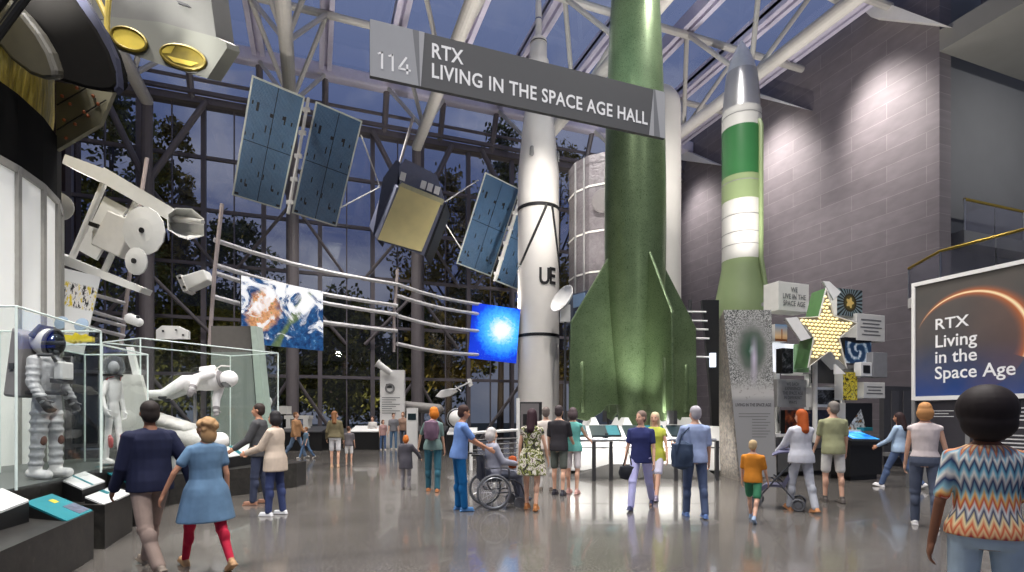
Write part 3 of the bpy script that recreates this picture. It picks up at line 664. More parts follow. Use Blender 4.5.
for a_, da, b_, db in (((361, 135), D1_ + .4, (380, 187), D2_), ((340, 208), D1_ + .8, (380, 187), D2_), ((443, 203), D2_, (478, 180), D3_), ((440, 215), D2_, (462, 250), D3_)):
    mb = MB(); mb.tube(at(*a_, da), at(*b_, db), .028, seg=6); mb.build('stay_rod', M_offw, t)
M_sg2 = mat('satellite_slate', (110, 114, 134), .5); M_goldface = mat('gold_face', (242, 226, 160), .4, .1, var=.06, scale=2)
P = quad([(397, 187), (444, 204), (424, 255.5), (377, 240)], D2_ - .75)
mb = MB(); mb.slab(P, (at(388, 176, D2_ + .7) - at(397, 187, D2_ - .75))); mb.build('bus', M_sg2, t)
g_ = quad([(400, 186.5), (441, 203.5), (421.5, 252), (378, 239.5)], D2_ - .77); mb = MB(); mb.slab(g_, -FW*.04); po = mb.build('gold_face', M_goldface, t)
mb = MB(); mb.slab(quad([(444, 204), (446.5, 203), (426, 257), (424, 255.5)], D2_ - .78), FW*1.3); mb.build('edge', M_black, t)
mb = MB(); mb.slab(quad([(399, 168), (405, 158.5), (437, 175), (445, 203), (400, 187)], D2_ - .55), FW*1.1); mb.build('top_deck', M_sg2, t)
mb = MB(); mb.slab(quad([(398, 186.5), (402, 182.5), (444, 199.5), (442, 205)], D2_ - .8), FW*.1); mb.build('gold_lip', mat('pale_gold', (196, 190, 150), .45), t)
for a_ in ((401.5, 172), (422, 180.5), (428.5, 183), (435.5, 186)):
    mb = MB(); x, y = a_; mb.slab(quad([(x, y), (x + 5, y + 1.8), (x + 3, y + 9.5), (x - 2, y + 7.5)], D2_ - .62), -FW*.05); mb.build('white_tile', M_white, t)
mb = MB(); mb.slab(quad([(383, 178), (396, 160), (400, 162), (397, 187), (377, 240), (373, 235)], D2_ - .3), FW*1.0); mb.build('side_panel', mat('dark_slate', (72, 76, 92), .5), t)
mb = MB(); mb.tube(at(400, 163, D2_), at(413, 118, D2_ + .4), .06); mb.build('hanger', M_steel2, t)
# ---------------------------------------------------------------- white antenna craft
DA = 13.0
t = thing('antenna_craft', 'white spacecraft of two long beams, a central box, round dishes and a flared horn', 'spacecraft', at(120, 230, DA))
M_cw = mat('craft_white', (232, 232, 228), .5, var=.03); th = FW*.4
def cs(name, pts, D=DA, n=None, m=None, bv=0): mb = MB(); mb.slab(quad(pts, D), n or th); return mb.build(name, m or M_cw, t, bevel=bv)
cs('beam', [(65, 154), (104, 168.5), (99, 180.5), (62, 163)]); cs('beam', [(104, 167), (173, 208), (167, 219.5), (97, 180)], DA - .05)
cs('beam', [(56, 250.5), (64, 255), (142, 287), (139, 292.5), (56, 262)])
for a_, b_ in (((104, 183), (72, 258)), ((137, 200), (104, 272))): mb = MB(); mb.tube(at(*a_, DA + .2), at(*b_, DA + .2), .075); mb.build('strut', M_cw, t)
cs('back_plate', [(104.5, 196), (127, 208), (96, 260), (78, 250)], DA + .15, FW*.06)
cs('body', [(107, 210), (134, 221), (118.5, 257), (90, 244)], DA - .15, FW*.7, M_offw, .03)
cs('bracket', [(89, 221), (98, 224), (97, 228), (88, 225)], DA, FW*.1, M_black)
def dish(px, py, r, name='dish', tilt=(-35, 20)):
    M = Matrix.Translation(at(px, py, DA - .8)) @ Matrix.Rotation(-TH - atan2(px - CX, F), 4, 'Z') @ Matrix.Rotation(radians(90 + tilt[1] - 12), 4, 'X') @ Matrix.Rotation(radians(tilt[0] - 8), 4, 'Y')
    mb = MB(M); mb.lathe([(r, 0), (r, .03), (r*.5, .06), (.02, .07)], 14); po = mb.build(name, M_cw, t); mb = MB(M); mb.lathe([(.06, .06), (.06, .1), (.01, .1)], 12); mb.build('feed', M_black, po)
dish(144.5, 231, .54); dish(137, 261.5, .31, 'dish', (-40, 20))
hp = [(167, 214), (176, 207.6), (192, 208.5), (204, 218.6), (204, 236), (188.7, 240), (179, 237), (167.5, 229.6)]
hc = at(178, 222, DA + .15)
mb = MB(); R1 = quad(hp, DA - .3); R2 = [hc + (p - hc)*.55 + FW*.15 - RT*.15 for p in quad(hp, DA + .1)]
R1i = [p.lerp(sum(R1, V((0,0,0)))/8, .06) for p in R1]; R2i = [p.lerp(hc, .1) for p in R2]
mb.loft([R2, R1, R1i, R2i], cap=False); v_ = [mb.v(p) for p in R2]; mb.f(v_); mb.build('horn', M_cw, t)
mb = MB(); mb.tube(at(176, 219, DA + .1), at(203, 222, DA - .45), .09, .05); mb.build('horn_probe', M_offw, t)
t = thing('dish_antenna', 'pale round dish half hidden at the edge of the white panel drum', 'antenna', at(57, 206, 12.2))
M = Matrix.Translation(at(57, 206, 12.2)) @ Matrix.Rotation(-TH, 4, 'Z') @ Matrix.Rotation(radians(100), 4, 'X') @ Matrix.Rotation(radians(25), 4, 'Y')
mb = MB(M); mb.lathe([(.32, 0), (.32, .03), (.15, .08), (.02, .1)], 24); mb.build('dish', M_offw, t, smooth=True)
mb = MB(); mb.tube(at(57, 206, 12.25), at(40, 200, 12.6), .04); mb.build('arm', M_grey, t)
t = thing('probe_box', 'small white box shaped probe hanging below the flared horn', 'probe', at(194, 281, 14.2))
mb = MB(); mb.slab(quad([(177, 277), (203, 269), (208, 280), (184, 291)], 14.2), FW*.35); mb.build('body', M_cw, t, bevel=.03)
mb = MB(); mb.slab(quad([(176, 276), (180, 274), (187, 290), (183, 292)], 14.15), FW*.4); mb.build('end_plate', M_offw, t)
for a_ in ((180, 278), (184, 287)): mb = MB(); mb.box(at(*a_, 14.1), (.06, .05, .06)); mb.build('port', M_black, t)
# ---------------------------------------------------------------- curved hanging rails with pictures
def rp(px, h, off=0.0):
    k = (px - CX)/F; L0 = -.556*14; tt = (14*k - L0)/(.783 - k); return CAM + FW*(14 + tt - off) + RT*(k*(14 + tt - off)) + UP*h
hs = [4.56, 3.91, 3.70, 3.07]
M_rail = mat('rail_white', (206, 204, 204), .35, .2)
t = thing('rail_screen', 'long curved set of white horizontal rails with slim posts before the glass', 'railing', rp(215, 0))
for i, h in enumerate(hs):
    pts = []
    for px in (214, 250, 290, 330, 370, 397): pts.append(rp(px, h - .25*sin(pi*(px - 214)/183)*.6 - (0, .1, .2, .15)[i]*(px - 214)/183))
    mb = MB(); mb.path(pts, .065, 8); mb.build('rail', M_rail, t, smooth=True)
    pts = [rp(px, h + (0, .25, -.25, -.6)[i]*1.0 - .1*sin(pi*(px - 397)/84)) for px in (397, 420, 440, 460, 481)]
    mb = MB(); mb.path(pts, .07, 8); mb.build('rail', M_rail, t, smooth=True)
    a_ = at(124, (303, 321, 326, 336)[i], 13.8); b_ = at(62, (283, 300, 308, 318)[i], 12.2); c_ = rp(214, h - .2); 
    mb = MB(); mb.path([b_, b_.lerp(a_, .5) - UP*.03, a_], .05, 8); mb.build('rail', M_rail, t, smooth=True)
for a_, b_, d_ in (((222, 204), (209.5, 346), 13.95), ((397.5, 269), (394, 352), 18.75), ((147, 158), (121, 345), 13.9)):
    mb = MB(); mb.path([at(*a_, d_), at((a_[0] + b_[0])/2 - 1.5, (a_[1] + b_[1])/2, d_), at(*b_, d_)], .05, 8); mb.build('post', mat('post_pale', (190, 176, 172), .4, .2), t, smooth=True)
def earth_mat():
    n = NT('earth_print'); o = n.obj(); x, y, z = n.xyz(o)
    w1 = n.noise(o, 1.3, 6, .6, .6); w2 = n.noise(n.vec(x, n.math('ADD', y, 7.0), z), 1.5, 7, .62, 1.6); w3 = n.noise(o, 6, 5, .7)
    sea = n.ramp(w3, [(.35, lin((10, 36, 82))), (.6, lin((34, 86, 138))), (.75, lin((150, 190, 210)))])
    land = n.ramp(w3, [(.35, lin((150, 92, 56))), (.55, lin((214, 158, 112))), (.7, lin((106, 126, 70)))])
    dx = n.math('ADD', x, .62); dy = n.math('ADD', y, -.1); d = n.math('SQRT', n.math('ADD', n.math('MULTIPLY', dx, dx), n.math('MULTIPLY', n.math('MULTIPLY', dy, dy), .6)))
    lm = n.ramp(n.math('ADD', d, n.math('MULTIPLY', w1, .9)), [(.82, 1.0), (.95, 0.0)])
    dx2 = n.math('ADD', x, -.28); lm2 = n.ramp(n.math('ADD', n.math('ABSOLUTE', n.math('ADD', dx2, n.math('MULTIPLY', y, -.6))), n.math('MULTIPLY', w1, .6)), [(.36, .9), (.46, 0.0)])
    c = n.mix(lm, sea, land); c = n.mix(lm2, c, n.ramp(w3, [(.3, lin((62, 92, 52))), (.7, lin((120, 132, 82)))]))
    up = n.math('ADD', w2, n.math('MULTIPLY', y, .12)); cm = n.ramp(up, [(.49, 0.0), (.6, 1.0)])
    c = n.mix(cm, c, (.92, .93, .95))
    return n.bsdf(c, .4, emit=c, es=.55)  # print given a glow of its own to look brightly lit
def picture(name, label, cat, pts, m, D=None, frame=M_dgrey, depth=.06, group=None, fw_=0.0):
    P = [at(*p) for p in pts]; ux = P[1] - P[0]; uy = P[0] - P[3]; c_ = sum(P, V((0, 0, 0)))/4; M = frame_from(c_, ux, uy); w_, h_ = ux.length, uy.length
    t = thing(name, label, cat, M, group)
    mb = MB(M); mb.span((-w_/2 - fw_, -h_/2 - fw_, -depth), (w_/2 + fw_, h_/2 + fw_, -.004)); mb.build('backing', frame, t)
    mb = MB(M); mb.span((-w_/2, -h_/2, -.004), (w_/2, h_/2, .004)); mb.build('image', m, t, own=M)
    return t, M, w_, h_
def rpd(px, off=0): k = (px - CX)/F; L0 = -.556*14; return 14 + (14*k - L0)/(.783 - k) - off
a_, b_ = rpd(242, .25), rpd(323, .25)
picture('picture_banner', 'picture of the cloudy earth from space hung on the white rails', 'picture', [(242, 275, a_), (323.5, 291, b_), (321.5, 352, b_), (242, 342.5, a_)], earth_mat())
def burst_mat():
    n = NT('blue_burst_screen'); o = n.obj(); x, y, z = n.xyz(o); dx = n.math('ADD', x, -.3); dy = n.math('ADD', y, -.15)
    d = n.math('SQRT', n.math('ADD', n.math('MULTIPLY', dx, dx), n.math('MULTIPLY', dy, dy))); f = n.noise(o, 5, 6, .7, 1.2)
    q = n.math('ADD', n.math('MULTIPLY', d, .62), n.math('MULTIPLY', f, .5))
    c = n.ramp(q, [(.38, lin((215, 225, 250))), (.62, lin((70, 170, 245))), (.9, lin((14, 100, 230))), (1.0, lin((8, 50, 190)))])
    sp = n.ramp(n.noise(o, 16, 4, .7), [(.62, 0.0), (.72, .7)]); low = n.maprange(y, .2, -1.0, 0, 1)
    c = n.mix(n.math('MULTIPLY', sp, low), c, (.35, .7, 1))
    return n.bsdf(c, .4, emit=c, es=.9)
picture('screen', 'bright blue glowing screen left of the white rocket', 'screen', [(470.5, 303, 22.0), (518.5, 310, 22.6), (517.5, 361, 22.6), (470.5, 359, 22.0)], burst_mat())
# yellow and white photo panel on the drum's far side
def collage():
    n = NT('yellow_white_photo'); o = n.obj(); x, y, z = n.xyz(o); f = n.noise(n.vec(n.math('MULTIPLY', x, 4.0), y, z), 3.0, 5, .7)
    c = n.ramp(f, [(.36, lin((40, 38, 36))), (.45, lin((236, 232, 226))), (.55, lin((226, 200, 40))), (.66, lin((240, 240, 236)))], 'CONSTANT')
    top = n.maprange(y, .06, .1, 0, 1); c = n.mix(top, (*lin((240, 240, 238)),), c); up = n.maprange(y, .54, .58, 0, 1); c = n.mix(up, c, (*lin((236, 236, 234)),))
    return n.bsdf(c, .5)
picture('photo_panel', 'tall white panel with a yellow machinery photograph beside the drum', 'panel', [(54, 268, 10.6), (92, 277, 10.9), (92, 350, 10.9), (54, 350, 10.6)], collage(), frame=M_white)
# ---------------------------------------------------------------- platforms and reading panels
def stone_dark():
    n = NT('black_granite'); f = n.noise(n.obj(), 9, 6, .65, .6); return n.bsdf(n.ramp(f, [(.35, lin((30, 29, 28))), (.65, lin((52, 50, 47))), (.78, lin((84, 80, 74)))]), .38)
M_gran = stone_dark(); M_plat = mat('platform_grey', (86, 90, 88), .4)
def block(name, label, plan, z0, z1, m, cat='plinth', group=None, top=None):
    c_ = sum((LD(a, b) for a, b in plan), V((0, 0, 0)))/len(plan); t = thing(name, label, cat, V((c_.x, c_.y, z0)), group)
    mb = MB(); mb.slab([LD(a, b, z0) for a, b in plan], (0, 0, z1 - z0)); mb.build('body', m, t)
    if top: mb = MB(); mb.slab([LD(a, b, z1) for a, b in plan], (0, 0, .02)); mb.build('top', top, t)
    return t
block('granite_plinth', 'low black granite plinth nearest the viewer at the lower left', [(-3.9, 3.8), (-4.7, 6.0), (-5.38, 6.0), (-4.85, 3.8)], 0, .53, M_gran)
block('granite_plinth', 'black granite plinth with pale reading panels between nearest plinth and navy shirted man', [(-4.88, 6.4), (-5.26, 7.4), (-5.86, 7.4), (-5.48, 6.4)], 0, .53, M_gran)
block('granite_plinth', 'long low black granite plinth wall behind the walking couple', [(-5.42, 7.7), (-6.1, 9.5), (-4.78, 11.85), (-4.78, 12.4), (-8.7, 13.2), (-8.2, 9.7), (-6.7, 9.62), (-6.12, 8.92), (-6.0, 7.7)], 0, .53, M_gran)
block('display_platform', 'raised grey platform under the glass cases with spacesuits', [(-4.95, 4.0), (-5.48, 6.2), (-5.98, 7.65), (-6.1, 8.9), (-6.66, 9.6), (-7.8, 9.6), (-7.8, 4.0)], 0, .8, M_gran, 'platform', top=M_plat)
def rpanel(label, pts, m, strip=None, pic=False, zb=.5):
    """a reading board: four corners (pixel, depth), with a dark wedge body below it down to zb"""
    P = [at(*p) for p in pts]; c_ = sum(P, V((0, 0, 0)))/4; t = thing('reading_panel', label, 'panel', V((c_.x, c_.y, zb)), 'reading panels on the granite plinths')
    lo = [V((p.x, p.y, zb)) for p in P]; mb = MB(); mb.hexa(lo, [p - UP*.012 for p in P]); mb.build('body', M_black, t)
    mb = MB(); mb.slab([p - UP*.01 for p in P], (0, 0, .02)); mb.build('board', m, t)
    def sub(u0, v0, u1, v1): 
        g = lambda u, v: (P[0].lerp(P[1], u)).lerp(P[3].lerp(P[2], u), v) + UP*.0105
        return [g(u0, v0), g(u1, v0), g(u1, v1), g(u0, v1)]
    if strip: mb = MB(); mb.slab(sub(*strip), (0, 0, .003)); mb.build('stripe', M_tealp if m is not M_tealp else M_yel, t)
    if pic: mb = MB(); mb.slab(sub(.55, .55, .98, .95), (0, 0, .003)); mb.build('photo', M_photo, t)
M_tealp = mat('teal_board', (22, 118, 128), .45); M_yel = mat('yellow_print', (190, 170, 50), .5); M_photo = mat('dark_photo', (84, 90, 108), .5, var=.5, scale=20); M_wboard = mat('white_board', (212, 214, 212), .4)
rpanel('teal reading panel with a small photo on the plinth nearest the viewer', [(24, 503, 5.6), (52, 494.5, 6.15), (92.5, 511, 6.0), (67, 522, 5.42)], M_tealp, (.55, .2, .72, .36), True)
rpanel('white reading panel cut by the left edge of the picture', [(-22, 498, 5.0), (2, 489, 5.45), (29, 501, 5.4), (-4, 514, 4.95)], M_wboard)
rpanel('white reading panel with a teal stripe below the big grey spacesuit', [(60.5, 480, 6.75), (85, 472, 7.3), (105, 481.5, 7.1), (82, 489.5, 6.6)], M_wboard, (.42, 0, .5, 1))
rpanel('white and brown reading panel with teal corner beside the tan trousers', [(85, 497.5, 6.5), (112, 487, 7.35), (132, 493, 7.3), (105, 505.5, 6.45)], M_wboard, (.5, 0, .62, .4))
rpanel('teal reading panel at the feet of the slim white suit', [(95, 467.5, 8.0), (108, 464.5, 8.5), (150, 482, 8.2), (138, 488, 7.75)], M_tealp, (.35, .3, .48, .6))
rpanel('long white reading panel with teal stripe behind the woman in denim', [(185, 452, 10.0), (250, 444, 12.2), (262, 452, 12.0), (196, 462, 9.8)], M_wboard, (.62, 0, .68, 1))
rpanel('teal reading panel behind the bearded man', [(237, 443, 12.2), (252, 441, 12.35), (266, 455, 12.1), (250, 457, 11.9)], M_tealp)
# ---------------------------------------------------------------- glass cases
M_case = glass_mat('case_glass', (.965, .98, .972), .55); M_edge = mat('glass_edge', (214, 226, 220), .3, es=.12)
def vitrine(label, plan, z0, z1):
    c_ = sum((LD(a, b) for a, b in plan), V((0, 0, 0)))/len(plan); t = thing('glass_case', label, 'display case', V((c_.x, c_.y, z0)), 'glass display cases')
    n = len(plan)
    for i in range(n):
        a, b = LD(*plan[i]), LD(*plan[(i+1) % n]); d = (b - a).normalized(); nr = V((-d.y, d.x, 0))*.012
        mb = MB(); mb.slab([a + d*.03 + UP*z0, b - d*.03 + UP*z0, b - d*.03 + UP*(z1 - .02), a + d*.03 + UP*(z1 - .02)], nr); mb.build('pane', M_case, t)
        mb = MB(); mb.tube(a + UP*z0, a + UP*z1, .013, seg=6); mb.tube(a + UP*z1, b + UP*z1, .013, seg=6); mb.build('edge', M_edge, t)
vitrine('tall clear glass case around the big grey spacesuit with backpack', [(-5.2, 5.6), (-5.62, 7.3), (-7.0, 7.3), (-6.5, 5.6)], .82, 2.75)
vitrine('clear glass case around the slim white bubble helmet suit', [(-5.92, 7.7), (-6.14, 9.0), (-7.2, 9.0), (-6.9, 7.7)], .82, 2.62)
vitrine('wide clear glass case around the floating white suit', [(-6.75, 9.7), (-5.3, 12.1), (-6.7, 12.7), (-7.9, 10.3)], .56, 3.0)
# display wall, couch and globes behind
M_dw = mat('display_grey_green', (128, 136, 130), .55, var=.05, scale=1.2)
t = thing('display_wall', 'tall grey green display wall with sloping edge behind the floating white suit', 'display', V(gnd(234, 13.2)))
mb = MB(); mb.slab([at(211, 352, 13.2), at(251, 352, 13.2), gnd(262, 13.2), gnd(211, 13.2)], FW*.3); mb.build('panel', M_dw, t)
mb = MB(); mb.slab([at(211, 326, 13.2), at(251, 326, 13.2), at(251, 352, 13.2), at(211, 352, 13.2)], FW*.3); mb.build('header', mat('header_brown_grey', (92, 88, 84), .6), t)
mb = MB(); mb.slab([at(250.5, 326, 13.15), at(256, 326, 13.15), gnd(272, 13.15), gnd(262, 13.15)], FW*.35); mb.build('edge_strip', mat('pale_green_strip', (182, 196, 184), .5), t)
t = thing('display_board', 'pale leaning display board behind the slim white suit', 'board', V(LD(-6.9, 9.6, .82)))
mb = MB(); mb.slab([at(121, 374, 9.6), at(140, 375, 9.6), at(146, 398, 9.6), at(149, 452, 9.6), at(121, 452, 9.6)], FW*.08); mb.build('sheet', M_offw, t)
mb = MB(); mb.slab([at(126, 347, 9.7), at(131, 347, 9.7), at(152, 430, 9.7), at(146, 430, 9.7)], FW*.08); mb.build('brace', M_white, t)
def soft(o_, pts, r, label, cat, name, m, sq=.6):
    pass
M_cush = mat('couch_white', (176, 176, 170), .6, var=.05, bump=.02, bscale=9)
t = thing('padded_couch', 'white padded astronaut couch under the floating white suit', 'couch', V(gnd(172, 10.3) + UP*.8))
mb = MB(); mb.caps(at(150, 427, 10.3), at(198, 441, 10.0), .36, .3, 14, ref=(0, 0, 1), sq=.8); mb.build('shell', M_cush, t, smooth=True)
mb = MB()
for i in range(5): c_ = at(158 + 8*i, 419 + 2.6*i, 10.1); mb.ell(c_, (.17, .3, .13), Matrix.Rotation(-TH + .3, 3, 'Z'))
mb.build('padding', M_cush, t, smooth=True, remesh=.03, relax=2)
mb = MB(); mb.slab([at(146, 437, 10.4), at(204, 452, 10.0), V((at(204, 0, 10.0).x, at(204, 0, 10.0).y, .55)), V((at(146, 0, 10.4).x, at(146, 0, 10.4).y, .55))], FW*.5); mb.build('base', M_white, t, bevel=.04)
for px, py, D, r, lab in ((219.5, 441, 9.9, .165, 'white globe on the plinth beside the woman in denim'), (265.5, 402, 14.3, .17, 'small white globe beside the sloping edge of the grey display wall')):
    c_ = at(px, py, D); t = thing('globe', lab, 'globe', c_); mb = MB(); mb.ell(c_, r, u=24, w=14); mb.build('ball', M_white, t, smooth=True); mb = MB(); mb.tube(c_ - UP*(r + .25 if py > 430 else c_.z), c_ - UP*(r - .02), .03); mb.build('stem', M_grey, t)
# small craft over the suits
t = thing('octagonal_panel', 'small white eight sided panel hanging behind the glass cases', 'panel', at(173, 332, 11.6))
mb = MB(); mb.slab(quad([(156, 339), (156, 330), (162, 325.5), (178, 326), (188, 331), (188, 339)], 13.3), FW*.1); mb.build('sheet', M_white, t)
for p in ((163, 331), (176, 330), (183, 335)): mb = MB(); mb.box(at(*p, 13.28), (.04, .04, .04)); mb.build('hole', M_black, t)
t = thing('small_probe', 'small white rounded probe hanging left of the eight sided panel', 'probe', at(134, 320, 11))
mb = MB(); mb.caps(at(131, 319, 11), at(138, 322, 10.9), .12, .1, 12); mb.build('body', M_white, t, smooth=True)
for p in ((134, 322), (138, 317)): mb = MB(); mb.ell(at(*p, 10.86), .035, u=8, w=6); mb.build('eye', M_black, t)
t = thing('yellow_craft', 'small yellow and white craft model above the big grey spacesuit', 'model', at(75, 335, 9.4))
mb = MB()
for i in range(6): mb.box(at(68 + 4*i, 338 + 1.5*(i % 2), 9.4), (.09, .12, .1 + .03*(i % 3)), Matrix.Rotation(.3*i, 3, 'Y'))
mb.build('frame', mat('yellow_foil', (222, 200, 40), .4), t)
for p in ((62, 323), (82, 325)):
    mb = MB(Matrix.Translation(at(*p, 9.4)) @ Matrix.Rotation(-TH, 4, 'Z') @ Matrix.Rotation(radians(75), 4, 'X')); mb.lathe([(.12, 0), (.12, .02), (.02, .05)], 20); mb.build('dish', mat('pale_blue', (150, 170, 190), .4), t, smooth=True)
mb = MB(); mb.box(at(72, 328, 9.45), (.16, .14, .2)); mb.build('body', M_white, t)
# ================================================================ right: stone pylon, star, picture cubes, billboard, kiosk
def xat(px, y): k = (px - CX)/F; return y*(sin(TH) + cos(TH)*k)/(cos(TH) - sin(TH)*k)
def pylon_mat():
    n = NT('rough_stone'); f = n.noise(n.obj(), 4.5, 8, .7, 1.2); f2 = n.noise(n.obj(), 18, 3)
    c = n.mix(.3, n.ramp(f, [(.3, lin((78, 76, 74))), (.5, lin((132, 128, 124))), (.62, lin((160, 152, 142)))]), n.ramp(f2, [(.4, lin((88, 84, 80))), (.6, lin((170, 150, 130)))]))
    return n.bsdf(c, .75, bump=f, bd=.05)
def art_mat(w, h):
    n = NT('launch_art_print'); o = n.obj(); x, y, z = n.xyz(o)
    dx = n.math('DIVIDE', n.math('ADD', x, .02), w*.5); dy = n.math('DIVIDE', n.math('ADD', y, -h*.27), h*.22)
    d = n.math('SQRT', n.math('ADD', n.math('MULTIPLY', dx, dx), n.math('MULTIPLY', dy, dy)))
    sp = n.ramp(n.noise(o, 34, 4, .8), [(.45, lin((56, 60, 56))), (.56, lin((196, 196, 192)))]); sm = n.noise(o, 3, 4)
    glow = n.ramp(n.math('ADD', d, n.math('MULTIPLY', sm, .3)), [(.1, lin((160, 186, 176))), (.3, lin((50, 84, 62))), (.62, lin((96, 106, 96))), (.85, lin((150, 150, 146)))])
    c = n.mix(n.maprange(d, .55, 1.0), glow, sp)
    plume = n.maprange(n.math('ABSOLUTE', n.math('ADD', x, -.03)), .0, .11, 1, 0); py = n.maprange(y, h*.02, h*.22, 0, 1); py2 = n.maprange(y, h*.22, h*.36, 1, 0)
    c = n.mix(n.math('MULTIPLY', plume, n.math('MULTIPLY', py, py2)), c, (*lin((206, 196, 214)),))
    low = n.maprange(y, h*.03, h*.10, 1, 0); c = n.mix(low, c, n.ramp(n.noise(o, 9, 4), [(.35, lin((150, 146, 142))), (.42, lin((186, 184, 180)))]))
    low = n.maprange(y, -h*.03, h*.0, 1, 0); c = n.mix(low, c, (*lin((150, 150, 150)),))
    return n.bsdf(c, .5)
M_txt = mat('print_dark', (70, 70, 72), .6)
Dp = 12.9
t = thing('stone_pylon', 'grey stone info pylon with a printed rocket launch in front of the green missile', 'pylon', gnd(750, Dp))
zt_ = zz(310, Dp); B = [gnd(739, Dp), gnd(777, Dp), gnd(773, Dp + 1.3), gnd(719, Dp + 1.3)]; T_ = [at(723.5, 309.5, Dp), at(771, 310.5, Dp), at(767, 0, Dp + 1.3), at(719, 0, Dp + 1.3)]
for p in T_[2:]: p.z = zt_
T_[0].z = T_[1].z = zt_
mb = MB(); mb.hexa(B, T_); mb.build('body', pylon_mat(), t)
cx_ = sum(B[:2] + T_[:2], V((0, 0, 0)))/4; ux = (B[1] - B[0]); Mpy = frame_from(cx_, ux, UP); wid = .96; hgt = zt_
loc = [Mpy.inverted() @ p for p in (B[0], B[1], T_[1], T_[0])]
mb = MB(Mpy); q = [V((p.x, p.y, .012)) for p in loc]; mb.slab([q[0] + V((.02, .1, 0)), q[1] + V((-.02, .1, 0)), q[2], q[3]], (0, 0, -.01)); mb.build('art_print', art_mat(1.1, zt_), t, own=Mpy)
def ftext(M, body, x, y, size, m, parent, sx=.85, bold=0, al='LEFT', line=1.0, ext=.001): return text('lettering', body, M @ Matrix.Translation((x, y, .014)), size, m, parent, al, sx, bold, 1.05, line, ext)
yl = zz(405, Dp) - zt_/2
ftext(Mpy, 'LIVING IN THE SPACE AGE', -.42, yl, .105, M_txt, t, .66, .002)
mb = MB(Mpy)
for i in range(9): mb.span((-.34 if i < 2 else -.02, yl - .22 - .07*i, .013), (.42 - (.05*(i % 3)), yl - .20 - .07*i, .0145))
mb.build('text_lines', mat('print_grey', (118, 118, 118), .6), t)
# island plinth
t = thing('display_island', 'low grey display island under the star and picture cubes', 'plinth', gnd(800, 14.2))
yI = at(780, 414, 13.9).y
def vframe(px0, D): P = at(px0, HY, D); return P.y
def vb(px0, px1, py0, py1, D):
    P = at(px0, py0, D); Q = at(px0, py1, D); return P.x, xat(px1, P.y), P.y, Q.z, P.z
x0_, x1_, y_, z0_, z1_ = vb(778, 853, 452, 477, 13.7)
mb = MB(); mb.span((x0_, y_, .12), (x1_, y_ + 1.5, z1_)); mb.build('body', mat('island_grey', (92, 92, 92), .5), t); 
mb = MB(); mb.span((x0_ + .05, y_ + .08, 0), (x1_, y_ + 1.4, .12)); mb.build('toe_kick', M_black, t)
x0_, x1_, y_, z0_, z1_ = vb(776, 852, 434, 437, 13.7)
mb = MB(); mb.span((x0_, y_, z0_), (x1_, y_ + 1.5, z1_)); mb.build('counter', M_white, t)
mb = MB(); mb.span((x0_ + .3, y_ + .75, .6), (x1_ - .2, y_ + .8, z0_)); mb.build('back_panel', M_white, t)
for px in (777, 809, 842):
    xx = xat(px, y_ + .6); mb = MB(); mb.span((xx, y_ + .6, z1_), (xx + .1, y_ + .75, z1_ + (1.9 if px > 780 else 2.9))); mb.build('upright', M_white, t)
xx = xat(790, y_ + .6); mb = MB(); mb.span((xx, y_ + .8, z1_ + 1.6), (xat(870, y_ + .8), y_ + .9, z1_ + 1.7)); mb.build('crossbar', M_white, t)
M_tx = mat('cube_text', (110, 110, 110), .6)
def cube(name, label, px0, px1, py0, py1, D, depth, m, front=None, lines=None, size=.13, side=None, cat='panel', frame=0.0, bold=.002, bars=0):
    x0, x1, y, z0, z1 = vb(px0, px1, py0, py1, D); t = thing(name, label, cat, V(((x0+x1)/2, y, z0)), 'cubes and pictures round the star')
    mb = MB(); mb.span((x0, y, z0), (x1, y + depth, z1)); mb.build('box', m, t, bevel=.008); mb = MB(); mb.span(((x0+x1)/2 - .05, y + depth, (z0+z1)/2 - .05), ((x0+x1)/2 + .05, y + depth + .55, (z0+z1)/2 + .05)); mb.build('mount', M_grey, t)
    M = frame_from(V(((x0+x1)/2, y - .001, (z0+z1)/2)), (1, 0, 0), UP); w_, h_ = x1-x0, z1-z0
    if front: mb = MB(M); mb.span((-w_/2 + frame, -h_/2 + frame, .0), (w_/2 - frame, h_/2 - frame, .008)); mb.build('picture', front, t, own=M)
    if lines: ftext(M, '\n'.join(lines), 0, 0, size, M_tx, t, .8, bold, 'CENTER', 1.0)
    if bars:
        mb = MB(M)
        for i in range(bars): q = (.36, .3, .38, .26, .33)[i]*w_; yy = ((bars - 1)/2 - i)*size*1.15; mb.span((-q, yy - size*.22, 0), (q, yy + size*.22, .004))
        mb.build('text_lines', M_tx, t)
    return t, M, w_, h_
def pic(name, fn):
    n = NT(name); o = n.obj(); x, y, z = n.xyz(o); c = fn(n, o, x, y); return n.bsdf(c, .45)
def rad(n, x, y, a=0, b=0): 
    dx = n.math('ADD', x, -a); dy = n.math('ADD', y, -b); return n.math('SQRT', n.math('ADD', n.math('MULTIPLY', dx, dx), n.math('MULTIPLY', dy, dy)))
def rosette(n, o, x, y):
    r = rad(n, x, y); th_ = n.math('ARCTAN2', y, x); ray = n.math('SINE', n.math('MULTIPLY', th_, 26.0)); pet = n.math('MULTIPLY', n.math('SINE', n.math('ADD', n.math('MULTIPLY', th_, 5.0), 1.57)), .03)
    c = n.mix(n.maprange(ray, -.3, .3), (*lin((20, 24, 24)),), (*lin((132, 150, 152)),))
    c = n.mix(n.math('LESS_THAN', r, .24), c, (*lin((58, 46, 18)),)); c = n.mix(n.math('LESS_THAN', r, .19), c, (*lin((96, 84, 36)),)); return n.mix(n.math('LESS_THAN', n.math('ADD', r, n.math('MULTIPLY', pet, -1.0)), .12), c, (*lin((240, 206, 120)),))
